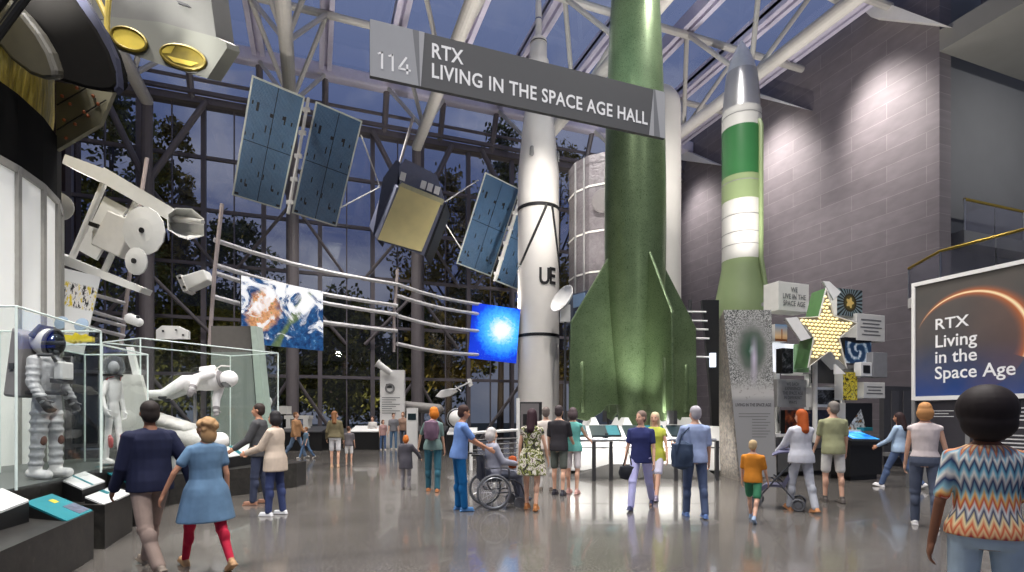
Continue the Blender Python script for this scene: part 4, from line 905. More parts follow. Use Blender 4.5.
def hurricane(n, o, x, y):
    r = rad(n, x, y, -.02, .02); a = n.math('ARCTAN2', y, x); sw = n.math('SINE', n.math('ADD', n.math('MULTIPLY', a, 2.0), n.math('MULTIPLY', r, 24.0)))
    f = n.noise(o, 8, 5); q = n.math('ADD', n.math('MULTIPLY', sw, .28), f); c = n.ramp(q, [(.45, lin((28, 62, 98))), (.62, lin((110, 146, 176))), (.8, lin((226, 232, 236)))])
    return n.mix(n.maprange(n.math('ADD', y, n.math('MULTIPLY', n.math('ABSOLUTE', x), -.12)), .17, .2), c, (*lin((8, 8, 14)),))
def launch(n, o, x, y):
    c = n.ramp(n.maprange(y, -.25, .25), [(0, lin((206, 150, 96))), (.35, lin((232, 196, 150))), (.9, lin((126, 156, 190)))]); m_ = n.math('MULTIPLY', n.math('LESS_THAN', n.math('ABSOLUTE', n.math('ADD', x, -.02)), .02), n.math('LESS_THAN', y, .1)); c = n.mix(m_, c, (*lin((170, 96, 40)),))
    return n.mix(n.math('LESS_THAN', y, -.16), c, (*lin((120, 70, 36)),))
def abstract(n, o, x, y): return n.ramp(n.noise(o, 5, 4, .6, 2.0), [(.4, lin((20, 20, 20))), (.47, lin((226, 200, 40))), (.57, lin((240, 226, 90))), (.62, lin((60, 70, 60))), (.7, lin((190, 196, 190)))])
def shuttle(n, o, x, y):
    r = n.math('ADD', n.math('MULTIPLY', n.math('ABSOLUTE', n.math('ADD', x, n.math('MULTIPLY', y, -.3))), 1.5), y); w_ = n.math('LESS_THAN', r, .2); f = n.noise(o, 7, 4, .6, 1.0)
    g = n.ramp(f, [(.4, lin((226, 226, 222))), (.52, lin((150, 150, 148))), (.56, lin((30, 26, 22))), (.66, lin((196, 130, 44)))]); return n.mix(w_, (*lin((12, 12, 14)),), g)
def crew(n, o, x, y): f = n.noise(o, 7, 3); return n.ramp(f, [(.4, lin((14, 16, 36))), (.6, lin((30, 34, 62))), (.7, lin((120, 90, 70)))])
def redone(n, o, x, y): f = n.noise(o, 5, 4); return n.ramp(f, [(.4, lin((30, 14, 10))), (.6, lin((150, 70, 30))), (.7, lin((220, 150, 90)))])
def gal(n, o, x, y): f = n.noise(o, 6, 4, .6, 1.0); return n.ramp(f, [(.45, lin((12, 12, 14))), (.6, lin((90, 92, 96))), (.7, lin((210, 212, 214)))])
DX = 14.0
cube('text_cube', 'white cube printed we live in the space age, up left of the star', 778.5, 809, 281, 310, DX, .5, M_offw, None, ['WE', 'LIVE IN THE', 'SPACE AGE'], .185, bold=.003)
cube('picture_cube', 'square picture of a gold rosette on black rays, up right of the star', 837, 862, 288, 315, DX, .3, M_offw, pic('rosette_print', rosette))
cube('text_cube', 'white text cube below the gold rosette picture', 857, 885, 313, 340, DX + .1, .5, M_offw, None, None, .085, bars=5)
cube('picture_cube', 'small picture of a rocket launch at dusk left of the star', 775, 787, 324, 341, DX, .3, M_offw, pic('launch_print', launch))
cube('light_box', 'glowing white light box holding a dark picture below the launch picture', 774, 797, 343, 371, DX + .2, .25, emit_mat('lit_box', (236, 240, 248), .9), cat='light box')
cube('picture_cube', 'dark narrow picture set in the glowing light box', 782, 793, 348, 373, DX - .02, .2, M_black, pic('dark_print', gal))
cube('green_panel', 'narrow green panel behind the lower left arm of the star', 797, 809, 344, 372, DX + .3, .12, mat('leaf_green', (112, 148, 104), .5))
cube('picture_cube', 'picture of a white spiral hurricane seen from space right of the star', 845, 871, 337, 363, DX, .3, M_black, pic('hurricane_print', hurricane))
cube('dark_panel', 'dark grey panel between the two legs of the star', 814, 836, 358, 383, DX + .3, .1, M_dgrey)
cube('grey_cube', 'plain grey cube right of the hurricane picture', 873, 887.5, 352, 377, DX + .1, .35, mat('cube_grey', (138, 138, 140), .6))
cube('framed_square', 'small white frame with black centre between hurricane picture and grey cube', 861, 872, 362, 376, DX - .05, .2, M_white, M_black, frame=.08)
cube('text_cube', 'grey square printed we each experience the space age in different ways', 777.5, 807, 379, 407, DX - .1, .3, mat('cube_grey_text', (168, 167, 164), .6), None, ['WE EACH', 'EXPERIENCE', 'THE SPACE AGE', 'IN DIFFERENT', 'WAYS'], .12, bold=.002)
cube('picture_cube', 'tall yellow and black abstract picture below the star', 843, 857, 372, 400, DX - .05, .25, M_offw, pic('abstract_print', abstract))
cube('text_cube', 'small pale text cube right of the yellow abstract picture', 864, 885, 382, 398, DX, .4, M_offw, None, None, .075, bars=3)
cube('picture_cube', 'white framed black picture under the dark grey panel', 814, 841, 387, 407, DX, .25, M_white, pic('galaxy_print', gal), frame=.07)
cube('picture_cube', 'large picture of a white curved craft on black above the kiosk', 845.5, 872, 403, 430, DX - .1, .25, M_offw, pic('craft_print', shuttle))
cube('picture_screen', 'dark blue screen behind the man in the olive shirt', 806, 831, 410, 434, DX - .1, .15, M_black, pic('crew_print', crew), cat='screen')
cube('picture_screen', 'brown and black picture behind the red haired woman', 785, 806, 410, 434, DX - .1, .15, M_black, pic('red_print', redone), cat='screen')
cube('white_tray', 'white tray with small objects on the counter left of the kiosk', 846, 862, 430, 434.5, DX - .3, .3, M_white, cat='tray')
cube('teal_box', 'small teal box at the right end of the island counter', 864, 873, 427.5, 431, DX - .2, .2, M_tealp, cat='box')
# ---- star
DSt = 13.0
sp = [(826, 288), (833.5, 316), (857, 323.5), (838.5, 338), (846, 368.5), (829, 351), (807.5, 367.5), (813.5, 337), (796.5, 318), (818.5, 317)]
P = [at(x, y, DSt) for x, y in sp]; cS = sum(P, V((0, 0, 0)))/10
t = thing('star_sign', 'large tilted five pointed star sign covered with glowing bulbs', 'sign', cS)
mb = MB(); a = [mb.v(p) for p in P]; b = [mb.v(p + FW*.62 + UP*.02) for p in P]
mb.mi = 0; mb.f(a); mb.mi = 1; mb.f(b[::-1])
for i in range(10):
    j = (i + 1) % 10; mb.mi = 1 if i in (0, 6, 9, 8) else 2; mb.f([a[i], b[i], b[j], a[j]])
mb.build('star_body', [mat('star_face', (150, 144, 128), .5), mat('star_green', (76, 116, 66), .5), M_white], t)
mb = MB(); mb.path([p - FW*.02 for p in P] + [P[0] - FW*.02], .022, 6); mb.build('rim', M_offw, t)
def inside(x, y, poly):
    c = False; j = len(poly) - 1
    for i in range(len(poly)):
        if (poly[i][1] > y) != (poly[j][1] > y) and x < (poly[j][0]-poly[i][0])*(y-poly[i][1])/(poly[j][1]-poly[i][1])+poly[i][0]: c = not c
        j = i
    return c
M_bulb = emit_mat('warm_bulb', (255, 236, 178), .95); M_blank = None
ins = [((x - 826)*.93 + 826, (y - 330)*.95 + 330.5) for x, y in sp]; nb = 0
for j in range(-12, 14):
    for i in range(-12, 13):
        x = 826 + i*4.05 + (2.0 if j % 2 else 0) - j*.15; y = 329 + j*3.55 + i*.28
        if inside(x, y, ins) and nb < 100:
            mb = MB(); mb.ell(at(x, y, DSt - .03), (.038, .038, .03), u=8, w=6); mb.build('bulb', M_bulb, t, smooth=True); nb += 1
mb = MB(); mb.tube(cS + FW*.5, V((cS.x + FW.x*.5, cS.y + FW.y*.5, .9)), .06); mb.build('mast', M_offw, t)
for pts, lab in (([(785.5, 318), (797, 317), (811, 338), (801, 341)], 'white slanting panel under the left arm of the star'), ([(823, 281), (829.5, 281.5), (841, 292), (834, 300)], 'white slanting panel at the top tip of the star'), ([(835.5, 364), (846, 374), (835.5, 374)], 'small white triangle under the lower right arm of the star')):
    p = [at(x, y, DSt - .12 if 'left' in lab or 'small' in lab else DSt + .5) for x, y in pts]; t2 = thing('star_flap', lab, 'panel', p[0], 'white panels set on the star'); mb = MB(); mb.slab(p, FW*.08); mb.build('sheet', M_white, t2)
# ---- kiosk
Dk = 12.9; x0_, x1_, y_, z0_, z1_ = vb(850, 882, 436, 474, Dk)
t = thing('touch_kiosk', 'black kiosk with a sloping bright blue touch screen', 'kiosk', V(((x0_+x1_)/2, y_, 0)))
mb = MB(); mb.span((x0_, y_, .12), (x1_, y_ + .7, z1_ - .14)); mb.build('body', M_black, t)
mb = MB(); mb.span((x0_ + .1, y_ + .06, 0), (x1_ - .1, y_ + .6, .12)); mb.build('foot', M_black, t)
tp = [V((x0_ - .02, y_ - .06, z1_ - .12)), V((x1_ + .12, y_ - .06, z1_ - .16)), V((x1_ + .12, y_ + .72, z1_ + .1)), V((x0_ - .02, y_ + .72, z1_ + .12))]
mb = MB(); mb.slab(tp, (0, 0, -.1)); po = mb.build('top', M_black, t)
def tp_(u, v): return tp[0].lerp(tp[1], u).lerp(tp[3].lerp(tp[2], u), v) + UP*.004
def scr():
    n = NT('blue_touch_screen'); f = n.noise(n.obj(), 4, 3); c = n.ramp(f, [(.35, lin((20, 96, 190))), (.6, lin((70, 170, 240))), (.75, lin((190, 230, 250)))]); return n.bsdf(c, .3, emit=c, es=1.1)
mb = MB(); mb.slab([tp_(.2, .2), tp_(.95, .2), tp_(.95, .85), tp_(.2, .85)], (0, 0, .004)); mb.build('screen', scr(), po)
# grey partition with doors and bench in front of the stone wall
t = thing('partition', 'dark grey panelled partition between picture cubes and sunrise billboard', 'partition', gnd(892, 17.5))
x0_, x1_, y_, z0_, z1_ = vb(884, 916, 386, 449, 17.0)
mb = MB(); mb.span((x0_, y_, 0), (x1_ + .4, y_ + .15, z1_)); mb.build('sheet', mat('partition_grey', (74, 73, 76), .5), t)
for px in (891, 903):
    xx = xat(px, y_); mb = MB(); mb.span((xx, y_ - .03, .5), (xx + .32, y_, z1_ - .15)); mb.build('inset', mat('inset_grey', (86, 85, 88), .5), t)
mb = MB(); mb.span((x0_ - .2, y_ - .7, .3), (x1_, y_ - .1, .42)); mb.build('shelf', M_grey, t)
# ---- sunrise billboard
XB, YB0, YB1 = 12.6, 8.13, 3.0
MBd = Matrix(((0, 0, -1, XB), (-1, 0, 0, YB0), (0, 1, 0, 0), (0, 0, 0, 1)))   # local x towards the viewer, y up, z out of the face
LB = YB0 - YB1
def poster():
    n = NT('sunrise_poster'); o = n.obj(); x, y, z = n.xyz(o); f = n.noise(o, .9, 3)
    base = n.ramp(n.maprange(n.math('ADD', y, n.math('MULTIPLY', x, .06)), -1.25, 1.2), [(0, lin((30, 62, 122))), (.2, lin((52, 66, 98))), (.42, lin((74, 73, 76))), (1, lin((82, 80, 76)))])
    base = n.mix(n.ramp(f, [(.4, 0.0), (.7, .3)]), base, (*lin((120, 104, 96)),))
    cx_, cy_ = 1.06 - LB/2, 3.1 - 3.245; r = rad(n, x, y, cx_, cy_); a = n.math('ARCTAN2', n.math('ADD', y, -cy_), n.math('ADD', x, -cx_))
    dr = n.math('ABSOLUTE', n.math('ADD', r, -1.03)); wdt = n.maprange(a, 2.7, .5, .006, .05)
    core = n.math('SUBTRACT', 1.0, n.math('DIVIDE', dr, wdt), True); halo = n.math('SUBTRACT', 1.0, n.math('DIVIDE', dr, n.math('MULTIPLY', wdt, 4.5)), True)
    vis = n.math('MULTIPLY', n.maprange(a, 2.75, 2.1), n.math('GREATER_THAN', a, -.4)); inside_ = n.math('LESS_THAN', r, 1.03)
    base = n.mix(n.math('MULTIPLY', inside_, n.maprange(x, cx_ - .2, cx_ + 1.0, 0, .35)), base, (*lin((120, 78, 60)),))
    c = n.mix(n.math('MULTIPLY', n.math('MULTIPLY', halo, halo), vis), base, (*lin((206, 110, 50)),)); c = n.mix(n.math('MULTIPLY', core, vis), c, (*lin((255, 236, 190)),))
    return n.bsdf(c, .4, emit=c, es=.12)
t = thing('billboard', 'large dark sunrise billboard reading living in the space age at the right edge', 'billboard', MBd)
mb = MB(MBd); mb.span((0, 1.95, -.25), (LB, 4.53, -.01)); mb.build('backing', M_dgrey, t)
mb = MB(MBd); mb.span((-.02, 1.93, -.25), (.05, 4.55, .03)); mb.span((0.05, 4.47, -.25), (LB, 4.55, .03)); mb.span((.05, 1.92, -.25), (LB, 2.01, .03)); mb.build('frame', M_white, t)
Mpo = MBd @ Matrix.Translation((LB/2, 3.245, 0)); mb = MB(Mpo); mb.span((-LB/2 + .05, -1.235, -.008), (LB/2, 1.225, 0)); mb.build('poster', poster(), t, own=Mpo)
for s_, y_, sz, bd, sx in (('RTX', 3.54, .33, .004, 1.02), ('Living', 3.17, .38, .004, .91), ('in the', 2.83, .38, .004, .91), ('Space Age', 2.49, .38, .004, .91)):
    text('lettering', s_, MBd @ Matrix.Translation((.44, y_, .004)), sz, M_letter, t, 'LEFT', sx, bd, 1.0, ext=.002)
M_lowp = mat('lower_panel', (52, 50, 56), .5)
for a_, b_ in ((.06, 1.02), (1.1, 2.6), (2.68, LB)):
    mb = MB(MBd); mb.span((a_, .62, -.2), (b_, 1.9, -.02)); mb.build('info_panel', M_lowp, t)
mb = MB(MBd); mb.span((-.02, 0, -.25), (.05, 1.93, .03)); mb.build('upright', M_grey, t); mb = MB(MBd); mb.span((1.02, .5, -.2), (1.1, 1.93, 0)); mb.build('upright', M_grey, t)
mb = MB(MBd); mb.span((0, 0, -.3), (LB, .5, .25)); mb.build('plinth', M_grey, t)
mb = MB(MBd)
for i in range(3): mb.span((.16, 1.68 - .06*i, -.02), (.8 - .1*(i % 2), 1.695 - .06*i, -.015))
for i in range(12): 
    if i not in (4, 6): mb.span((1.25, 1.72 - .075*i, -.02), (2.3 - .25*((i*7) % 3)/2, 1.745 - .075*i, -.015))
mb.build('text_lines', mat('print_white', (210, 210, 210), .5), t)
# ================================================================ middle: barriers, boards and exhibits along the glass
t = thing('info_board', 'upright grey and black information board in front of the white rocket', 'board', gnd(531, 14.0))
M14 = view_frame(531, 14.0); k = 14/F
mb = MB(M14); mb.span((-11*k, 0, 0), (11*k, .12, zz(402, 14))); mb.build('post', M_black, t)
mb = MB(M14); mb.span((-10.4*k, -.02, zz(440, 14)), (8*k, .0, zz(403.5, 14))); po = mb.build('board', mat('board_grey', (112, 108, 108), .5), t)
mb = MB(M14); mb.span((-8*k, -.03, zz(425, 14)), (-1*k, -.02, zz(414, 14))); mb.build('picture', M_black, po)
t = thing('barrier_rail', 'white barrier rail in front of the white rocket pit', 'railing', gnd(496, 15.5))
mb = MB(); mb.tube(at(470, 433, 15.6), at(518, 430, 15.2), .045); mb.build('top_rail', M_white, t)
for px, y0 in ((471, 433), (495, 431.5), (518, 398)):
    mb = MB(); p = gnd(px, 15.4); q = p.copy(); q.z = zz(y0, 15.4); mb.tube(p, q, .05); mb.build('post', M_white, t)
for i in range(5):
    mb = MB(); mb.tube(at(472, 440 + 5*i, 15.6), at(518, 438 + 5*i, 15.2), .015); mb.build('wire', M_grey, t)
# black leaning panel with white bars left of the stone pylon
DZ = 16.4
t = thing('slanted_display', 'black slanting display panel with white horizontal bars right of the green rocket', 'panel', gnd(704, DZ))
mb = MB(); mb.slab([at(702, 300, DZ), at(719, 300, DZ), at(719, 430, DZ), gnd(719, DZ), gnd(713, DZ), at(711, 400, DZ)], FW*.15); mb.build('sheet', M_black, t)
for y in (311.5, 320.5, 329, 338, 356.5): mb = MB(); mb.tube(at(684, y, DZ), at(706 + (y - 311)*.12, y + .6, DZ), .03, seg=6); mb.build('bar', M_white, t)
mb = MB(); mb.tube(gnd(690, DZ + .05), at(690, 300, DZ + .05), .05); mb.build('mast', M_dgrey, t)
mb = MB(); mb.slab([at(710, 353, DZ - .1), at(716, 353, DZ - .1), at(716, 367, DZ - .1), at(710, 367, DZ - .1)], FW*.05); mb.build('lamp', emit_mat('cool_lamp', (226, 236, 250), 1.2), t)
# white text pylon and things near the glass
De = 25.0; ke = De / F
t = thing('text_pylon', 'tall white text pylon standing before the glass wall', 'pylon', gnd(392, De))
Me = view_frame(392, De)
mb = MB(Me); mb.span((-12*ke, 0, 0), (12*ke, .3, zz(370, De))); mb.build('body', M_white, t)
Mf = Me @ Matrix.Rotation(pi/2, 4, 'X')
mb = MB(Me); mb.lathe
mb = MB(Mf @ Matrix.Translation((-2*ke, zz(388.5, De), .01))); mb.lathe([(3.2*ke, 0), (3.2*ke, .02), (5*ke, .02), (5*ke, 0)], 24, cap=False); mb.build('emblem', M_grey, t)
mb = MB(Mf); mb.span((-6*ke, zz(388, De), .0), (0, zz(384, De), .02)); mb.build('emblem_block', M_dgrey, t)
mb = MB(Mf); 
for i in range(8): mb.span((-10*ke, zz(398 + 2.2*i, De), 0), ((8 - 4*(i % 3))*ke, zz(397.3 + 2.2*i, De), .01))
mb.build('text_lines', M_grey, t)
t = thing('telescope', 'white tube telescope leaning on top of the white text pylon', 'telescope', at(384, 368, De - .4))
mb = MB(); mb.tube(at(377, 363, De - .4), at(391, 373, De - .2), .16, .13, 14); mb.build('tube', M_white, t, smooth=True); mb = MB(); mb.tube(at(376.5, 362.7, De - .41), at(378, 363.7, De - .39), .19, seg=14); mb.build('rim', M_offw, t, smooth=True)
def counter(label, px0, px1, D, top=None, ztop=.95, yw=.9):
    Mx = view_frame((px0 + px1)/2, D); w_ = (px1 - px0)*D/F; t = thing('exhibit_counter', label, 'counter', Mx, 'dark counters along the glass wall')
    mb = MB(Mx); mb.span((-w_/2, 0, 0), (w_/2, yw, ztop - .15)); mb.build('body', M_black, t)
    mb = MB(Mx); mb.hexa([(-w_/2, -.05, ztop - .15), (w_/2, -.05, ztop - .15), (w_/2, yw, ztop - .1), (-w_/2, yw, ztop - .1)], [(-w_/2, -.05, ztop - .1), (w_/2, -.05, ztop - .1), (w_/2, yw, ztop + .12), (-w_/2, yw, ztop + .12)]); mb.build('top', top or M_dgrey, t)
counter('dark exhibit counter at the left below the white stepped model', 279, 322, 23.5, M_dgrey)
counter('dark exhibit counter with white sloping top left of the text pylon', 350, 379, 24.2, M_white)
counter('dark exhibit counter under the white text pylon and small kiosk', 405, 446, 24.0, M_dgrey)
counter('dark exhibit counter with white top under the white globe helmet', 447, 476, 21.0, M_white)
counter('dark exhibit counter between the two left visitor groups', 323, 349, 25.2, M_dgrey, .8)
t = thing('stepped_model', 'white stepped boxy model on the far left counter', 'model', at(296, 431, 23.8))
for (a_, b_, c_, d_) in ((284, 432, 310, 427.5), (284, 419, 309, 415.5), (286, 427.5, 290, 419), (303, 427.5, 308, 419), (277, 414, 287, 406)):
    mb = MB(); mb.slab(quad([(a_, b_), (c_, b_), (c_, d_), (a_, d_)], 24.0), FW*.5); mb.build('block', M_offw, t)
t = thing('grey_torpedo', 'long grey rounded rocket body lying level beside the text pylon', 'model', at(424, 408, 26))
mb = MB(); a_, b_ = at(402, 405.5, 26), at(438, 409.5, 26); mb.tube(a_, b_, .23, .27, 16); mb.ell(b_, (.27, .27, .27)); mb.tube(b_, at(444, 410.3, 26), .27, .09, 16); mb.build('hull', mat('torpedo_grey', (142, 138, 134), .5), t, smooth=True)
mb = MB(); p = at(420, 410, 26); mb.tube(p, V((p.x, p.y, 0)), .05); mb.build('stand', M_dgrey, t)
t = thing('info_kiosk', 'small white kiosk with a dark screen beside the text pylon', 'kiosk', gnd(412, 23.0))
Mk = view_frame(412, 22.8); kk = 22.8/F
mb = MB(Mk); mb.span((-5.5*kk, 0, 0), (5.5*kk, .15, zz(408, 22.8))); mb.build('body', M_white, t); mb = MB(Mk); mb.span((-4*kk, -.02, zz(420, 22.8)), (4*kk, 0, zz(413.5, 22.8))); mb.build('screen', M_panel, t)
t = thing('globe_helmet', 'white globe shaped helmet with ring behind the man pushing the wheelchair', 'helmet', at(457, 419, 21))
mb = MB(); mb.ell(at(457, 418.5, 21.2), .33, u=24, w=14); mb.build('shell', M_white, t, smooth=True)
mb = MB(); c_ = at(457, 418.5, 21.2); mb.path([c_ + RT*(.4*cos(a*pi/12)) + UP*(.4*sin(a*pi/12)) for a in range(25)], .02, 6); mb.build('ring', M_alu, t)
t = thing('white_satellite', 'small white winged satellite hanging before the glass wall', 'satellite', at(456, 390, 21.5))
mb = MB(); mb.slab(quad([(435, 396.5), (441, 390), (453, 388), (458, 391), (450, 396), (441, 398)], 21.5), FW*.25); mb.build('body', M_white, t, bevel=.03)
mb = MB(); mb.tube(at(453, 390, 21.5), at(470, 382, 21.5), .03); mb.tube(at(455, 386, 21.5), at(461, 391, 21.5), .025); mb.build('boom', M_white, t); mb = MB(); mb.slab(quad([(467, 379), (471, 378.5), (473, 385), (469, 387)], 21.5), FW*.05); mb.build('panel', M_white, t)
# ================================================================ people
_cm = {}
def cloth(c, rough=.8):
    k = tuple(c)
    if k not in _cm: _cm[k] = mat('cloth_%d' % len(_cm), c, rough, var=.12, scale=9, spec=.2)
    return _cm[k]
def skin(c):
    k = ('s',) + tuple(c)
    if k not in _cm: _cm[k] = mat('skin_%d' % len(_cm), c, .55, var=.05, scale=14, spec=.35)
    return _cm[k]
SK_L, SK_M, SK_D, SK_DD = (222, 176, 150), (190, 138, 110), (128, 86, 64), (84, 58, 46)
M_eye = mat('eye_dark', (30, 24, 22), .3); M_lip = mat('lip', (150, 84, 78), .5)
def rotx(v, a): return V((v.x, v.y*cos(a) - v.z*sin(a), v.y*sin(a) + v.z*cos(a)))
def rotz(v, a): return V((v.x*cos(a) - v.y*sin(a), v.x*sin(a) + v.y*cos(a), v.z))
def ring(z, rx, ry, y=0, n=18): return [V((rx*cos(2*pi*i/n), y + ry*sin(2*pi*i/n), z)) for i in range(n)]
STAND = dict(lh=0, rh=0, lk=3, rk=3, la=(5, 8, 12), ra=(5, 8, 12), lean=0, head=0, nod=0)
def person(label, px, D, H, face, hair, top, bottom, skn=SK_L, shoes=(40, 40, 44), pose=None, female=False, group=None, zoff=0.0, vox=None, seat=None, wide=1.0, headcol=None, topmat=None, botmat=None):
    P = dict(STAND); P.update(pose or {}); s = H/1.75
    M0 = Matrix.Translation(gnd(px, D) + UP*zoff) @ Matrix.Rotation(-TH - atan2(px - CX, F) - radians(face), 4, 'Z')
    t = thing('person', label, 'person', M0, group)
    vox = vox or (.0095 if D < 8 else .0125 if D < 13 else .017)
    # legs
    J = {}; 
    for k, sx in (('l', -1), ('r', 1)):
        h = V((sx*.092*wide, 0, .92)); a = radians(P[k + 'h']); b = radians(P[k + 'k'])
        sp = radians(P.get('spread', 2))*sx
        kn = h + V((sin(sp)*.44, sin(a)*.44, -cos(a)*.44)); an = kn + V((0, sin(a - b)*.415, -cos(a - b)*.415))
        J[k] = [h, kn, an, a - b]
    low = min(J[k][2].z for k in 'lr') if not seat else None
    dz = (.075 - low) if not seat else (seat/s - .92 + .1)
    for k in 'lr':
        for i in range(3): J[k][i] = J[k][i] + UP*dz
    hip0 = V((0, 0, .92 + dz)); ln = radians(P['lean'])
    def tor(v): return hip0 + rotx(V(v) + UP*(dz) - hip0, -ln)           # torso point given in standing coordinates
    M = M0 @ Matrix.Scale(s, 4)
    fem = female
    tr = [(.84, .10, .085, 0), (.90, .172 if fem else .158, .115, -.01), (.97, .168 if fem else .158, .112, -.008), (1.07, .128 if fem else .148, .098, 0), (1.18, .138 if fem else .158, .104, .004), (1.28, .155 if fem else .172, .118 if fem else .115, .008), (1.37, .158 if fem else .178, .104, .0), (1.435, .125, .085, -.006), (1.47, .07, .062, -.005), (1.50, .055, .055, 0)]
    tr = [(z, rx*wide, ry*wide, y) for z, rx, ry, y in tr]
    def torso(mb, z0, z1, off, hem=0.0, tuck=0.0):
        zs = sorted(set([z0, z1] + [q[0] for q in tr if z0 < q[0] < z1])); R = []
        for z in zs:
            for p, q in zip(tr, tr[1:]):
                if p[0] <= z <= q[0]:
                    u = (z - p[0])/(q[0] - p[0]); rx, ry, y = (p[i] + (q[i] - p[i])*u for i in (1, 2, 3)); break
            else: rx, ry, y = tr[0][1:] if z < tr[0][0] else tr[-1][1:]
            g = off + hem*max(0, (1.05 - z))*1.0 + (tuck if z < 1.09 else 0)
            if z < .9 and off > 0: rx, ry, y = max(rx, tr[1][1]), max(ry, tr[1][2]), tr[1][3]
            R.append([tor(p_) for p_ in ring(z, rx + g, ry + g, y)])
        mb.loft(R)
    # arms
    arms = {}
    for k, sx in (('l', -1), ('r', 1)):
        fl, ab, el = (radians(q) for q in P[k + 'a']); sh = tor((sx*(.160 if fem else .182)*wide, 0, 1.385))
        d = V((sx*sin(ab), sin(fl)*cos(ab), -cos(fl)*cos(ab))); e = sh + d*.285
        inw = radians(P.get(k + 'in', 0)); d2 = V((sx*sin(ab)*.6 - sx*sin(inw), sin(fl + el), -cos(fl + el))).normalized(); w_ = e + d2*.255
        arms[k] = (sh, e, w_, d2, sx)
    hc = tor((0, .015, 1.63)); hq = Matrix.Rotation(radians(P['head']), 3, 'Z') @ Matrix.Rotation(-radians(P['nod']) - ln*.5, 3, 'X')
    def hd(v): return hc + hq @ V(v)
    b = MB(M)
    torso(b, .84, 1.50, 0)
    for k in 'lr':
        h, kn, an, ang = J[k]; b.caps(h, kn, .082 if not fem else .086, .054, 12); b.caps(kn, an, .053, .036, 12)
        cf = kn.lerp(an, .3) + V((0, -cos(ang)*.018, sin(ang)*-.018)); b.ell(cf, (.048, .05, .1))
        ft = V((0, cos(P.get(k + 'toe', 0)*pi/180), sin(P.get(k + 'toe', 0)*pi/180))); b.caps(an - UP*.035 - ft*.03, an - UP*.045 + ft*.13, .032, .026, 10)
    for k in 'lr':
        sh, e, w_, d2, sx = arms[k]; b.caps(tor((sx*.05, -.01, 1.44)), sh, .045, .047 if not fem else .04, 10); b.caps(sh, e, .05 if not fem else .042, .038 if not fem else .033, 10); b.caps(e, w_, .038 if not fem else .033, .025, 10)
        # hand: palm, four bent fingers, thumb from the palm's side
        fwd = V((0, 1, 0)) - d2*d2.y
        fwd = fwd.normalized() if fwd.length > .2 else V((0, 0, 1)); inn = d2.cross(fwd)*(1 if sx > 0 else -1)
        if inn.x*sx > 0: inn = -inn
        pc = w_ + d2*.05; R3 = Matrix((fwd, inn, d2)).transposed(); b.ell(pc, (.04, .017, .055), R3); b.caps(w_ - d2*.01, w_ + d2*.03, .025, .022, 8)
        curl = radians(P.get(k + 'curl', 32))
        for i, (o_, L) in enumerate(((.028, .068), (.01, .076), (-.009, .070), (-.027, .056))):
            p0 = w_ + d2*.088 + fwd*o_; d3 = d2*cos(curl*.6) + inn*sin(curl*.6); p1 = p0 + d3*L*.52; d4 = d2*cos(curl*1.7) + inn*sin(curl*1.7); b.caps(p0, p1, .0095, .009, 7); b.caps(p1, p1 + d4*L*.48, .009, .0078, 7)
        q0 = w_ + d2*.03 + fwd*.03; q1 = q0 + (d2*.7 + fwd*.6 + inn*.25).normalized()*.04; b.caps(q0, q1, .012, .0105, 7); b.caps(q1, q1 + (d2*.9 + fwd*.2 + inn*.3).normalized()*.03, .0105, .009, 7)
    b.caps(tor((0, -.005, 1.44)), hc - UP*.07 + (hq @ V((0, -.01, 0))), .056 if not fem else .049, .052 if not fem else .045, 12)
    b.ell(hd((0, -.008, .025)), (.074, .092, .092), hq); b.ell(hd((0, .018, -.04)), (.057, .068, .075), hq); b.ell(hd((0, .06, -.085)), (.028, .022, .02), hq)
    b.caps(hd((0, .082, .02)), hd((0, .1, -.022)), .009, .015, 8)
    for sx in (-1, 1): b.ell(hd((sx*.074, -.005, -.005)), (.012, .022, .034), hq); b.ell(hd((sx*.035, .062, -.03)), (.024, .022, .026), hq)
    b.ell(hd((0, .078, -.053)), (.026, .013, .012), hq)
    b.build('body', skin(skn), t, remesh=vox, relax=2)
    if D < 26:
        for sx in (-1, 1): m = MB(M); m.ell(hd((sx*.03, .079, .012)), (.013, .009, .008), hq, 10, 6); m.build('eye', M_eye, t, smooth=True)
        m = MB(M); m.ell(hd((0, .09, -.053)), (.022, .006, .007), hq, 10, 6); m.build('mouth', M_lip, t, smooth=True)
    # hair
    hs_, hcol = hair
    if hs_ != 'bald':
        m = MB(M)
        if hs_ == 'afro': m.ell(hd((0, -.03, .05)), (.152, .15, .15), hq, 20, 14); m.ell(hd((0, -.06, -.03)), (.138, .11, .12), hq, 20, 14)
        else:
            m.ell(hd((0, -.022, .042)), (.086, .097, .091), hq); m.ell(hd((0, -.045, -.01)), (.083, .07, .09), hq)
            if hs_ == 'long': m.caps(hd((0, -.055, .02)), tor((0, -.1, 1.40)), .082, .075, 12, ref=(0, 1, 0), sq=1); m.caps(hd((-.062, -.02, .02)), hd((-.075, -.03, -.17)), .035, .03, 8); m.caps(hd((.062, -.02, .02)), hd((.075, -.03, -.17)), .035, .03, 8)
            if hs_ == 'bob': m.ell(hd((0, -.035, -.03)), (.105, .1, .115), hq)
            if hs_ == 'bun': m.ell(hd((0, -.1, .075)), .048)
            if hs_ == 'pony': m.caps(hd((0, -.1, .05)), hd((0, -.15, -.14)), .042, .022, 10)
            if hs_ == 'curly':
                rr = random.Random(int(px)); 
                for _ in range(34):
                    v = V((rr.gauss(0, 1), rr.gauss(0, 1) - .5, rr.gauss(0, 1) + .5)).normalized(); m.ell(hd((v.x*.09, -.03 + v.y*.09, .03 + v.z*.085)), .032, u=8, w=6)
                m.ell(hd((0, -.05, -.07)), (.095, .07, .1), hq)
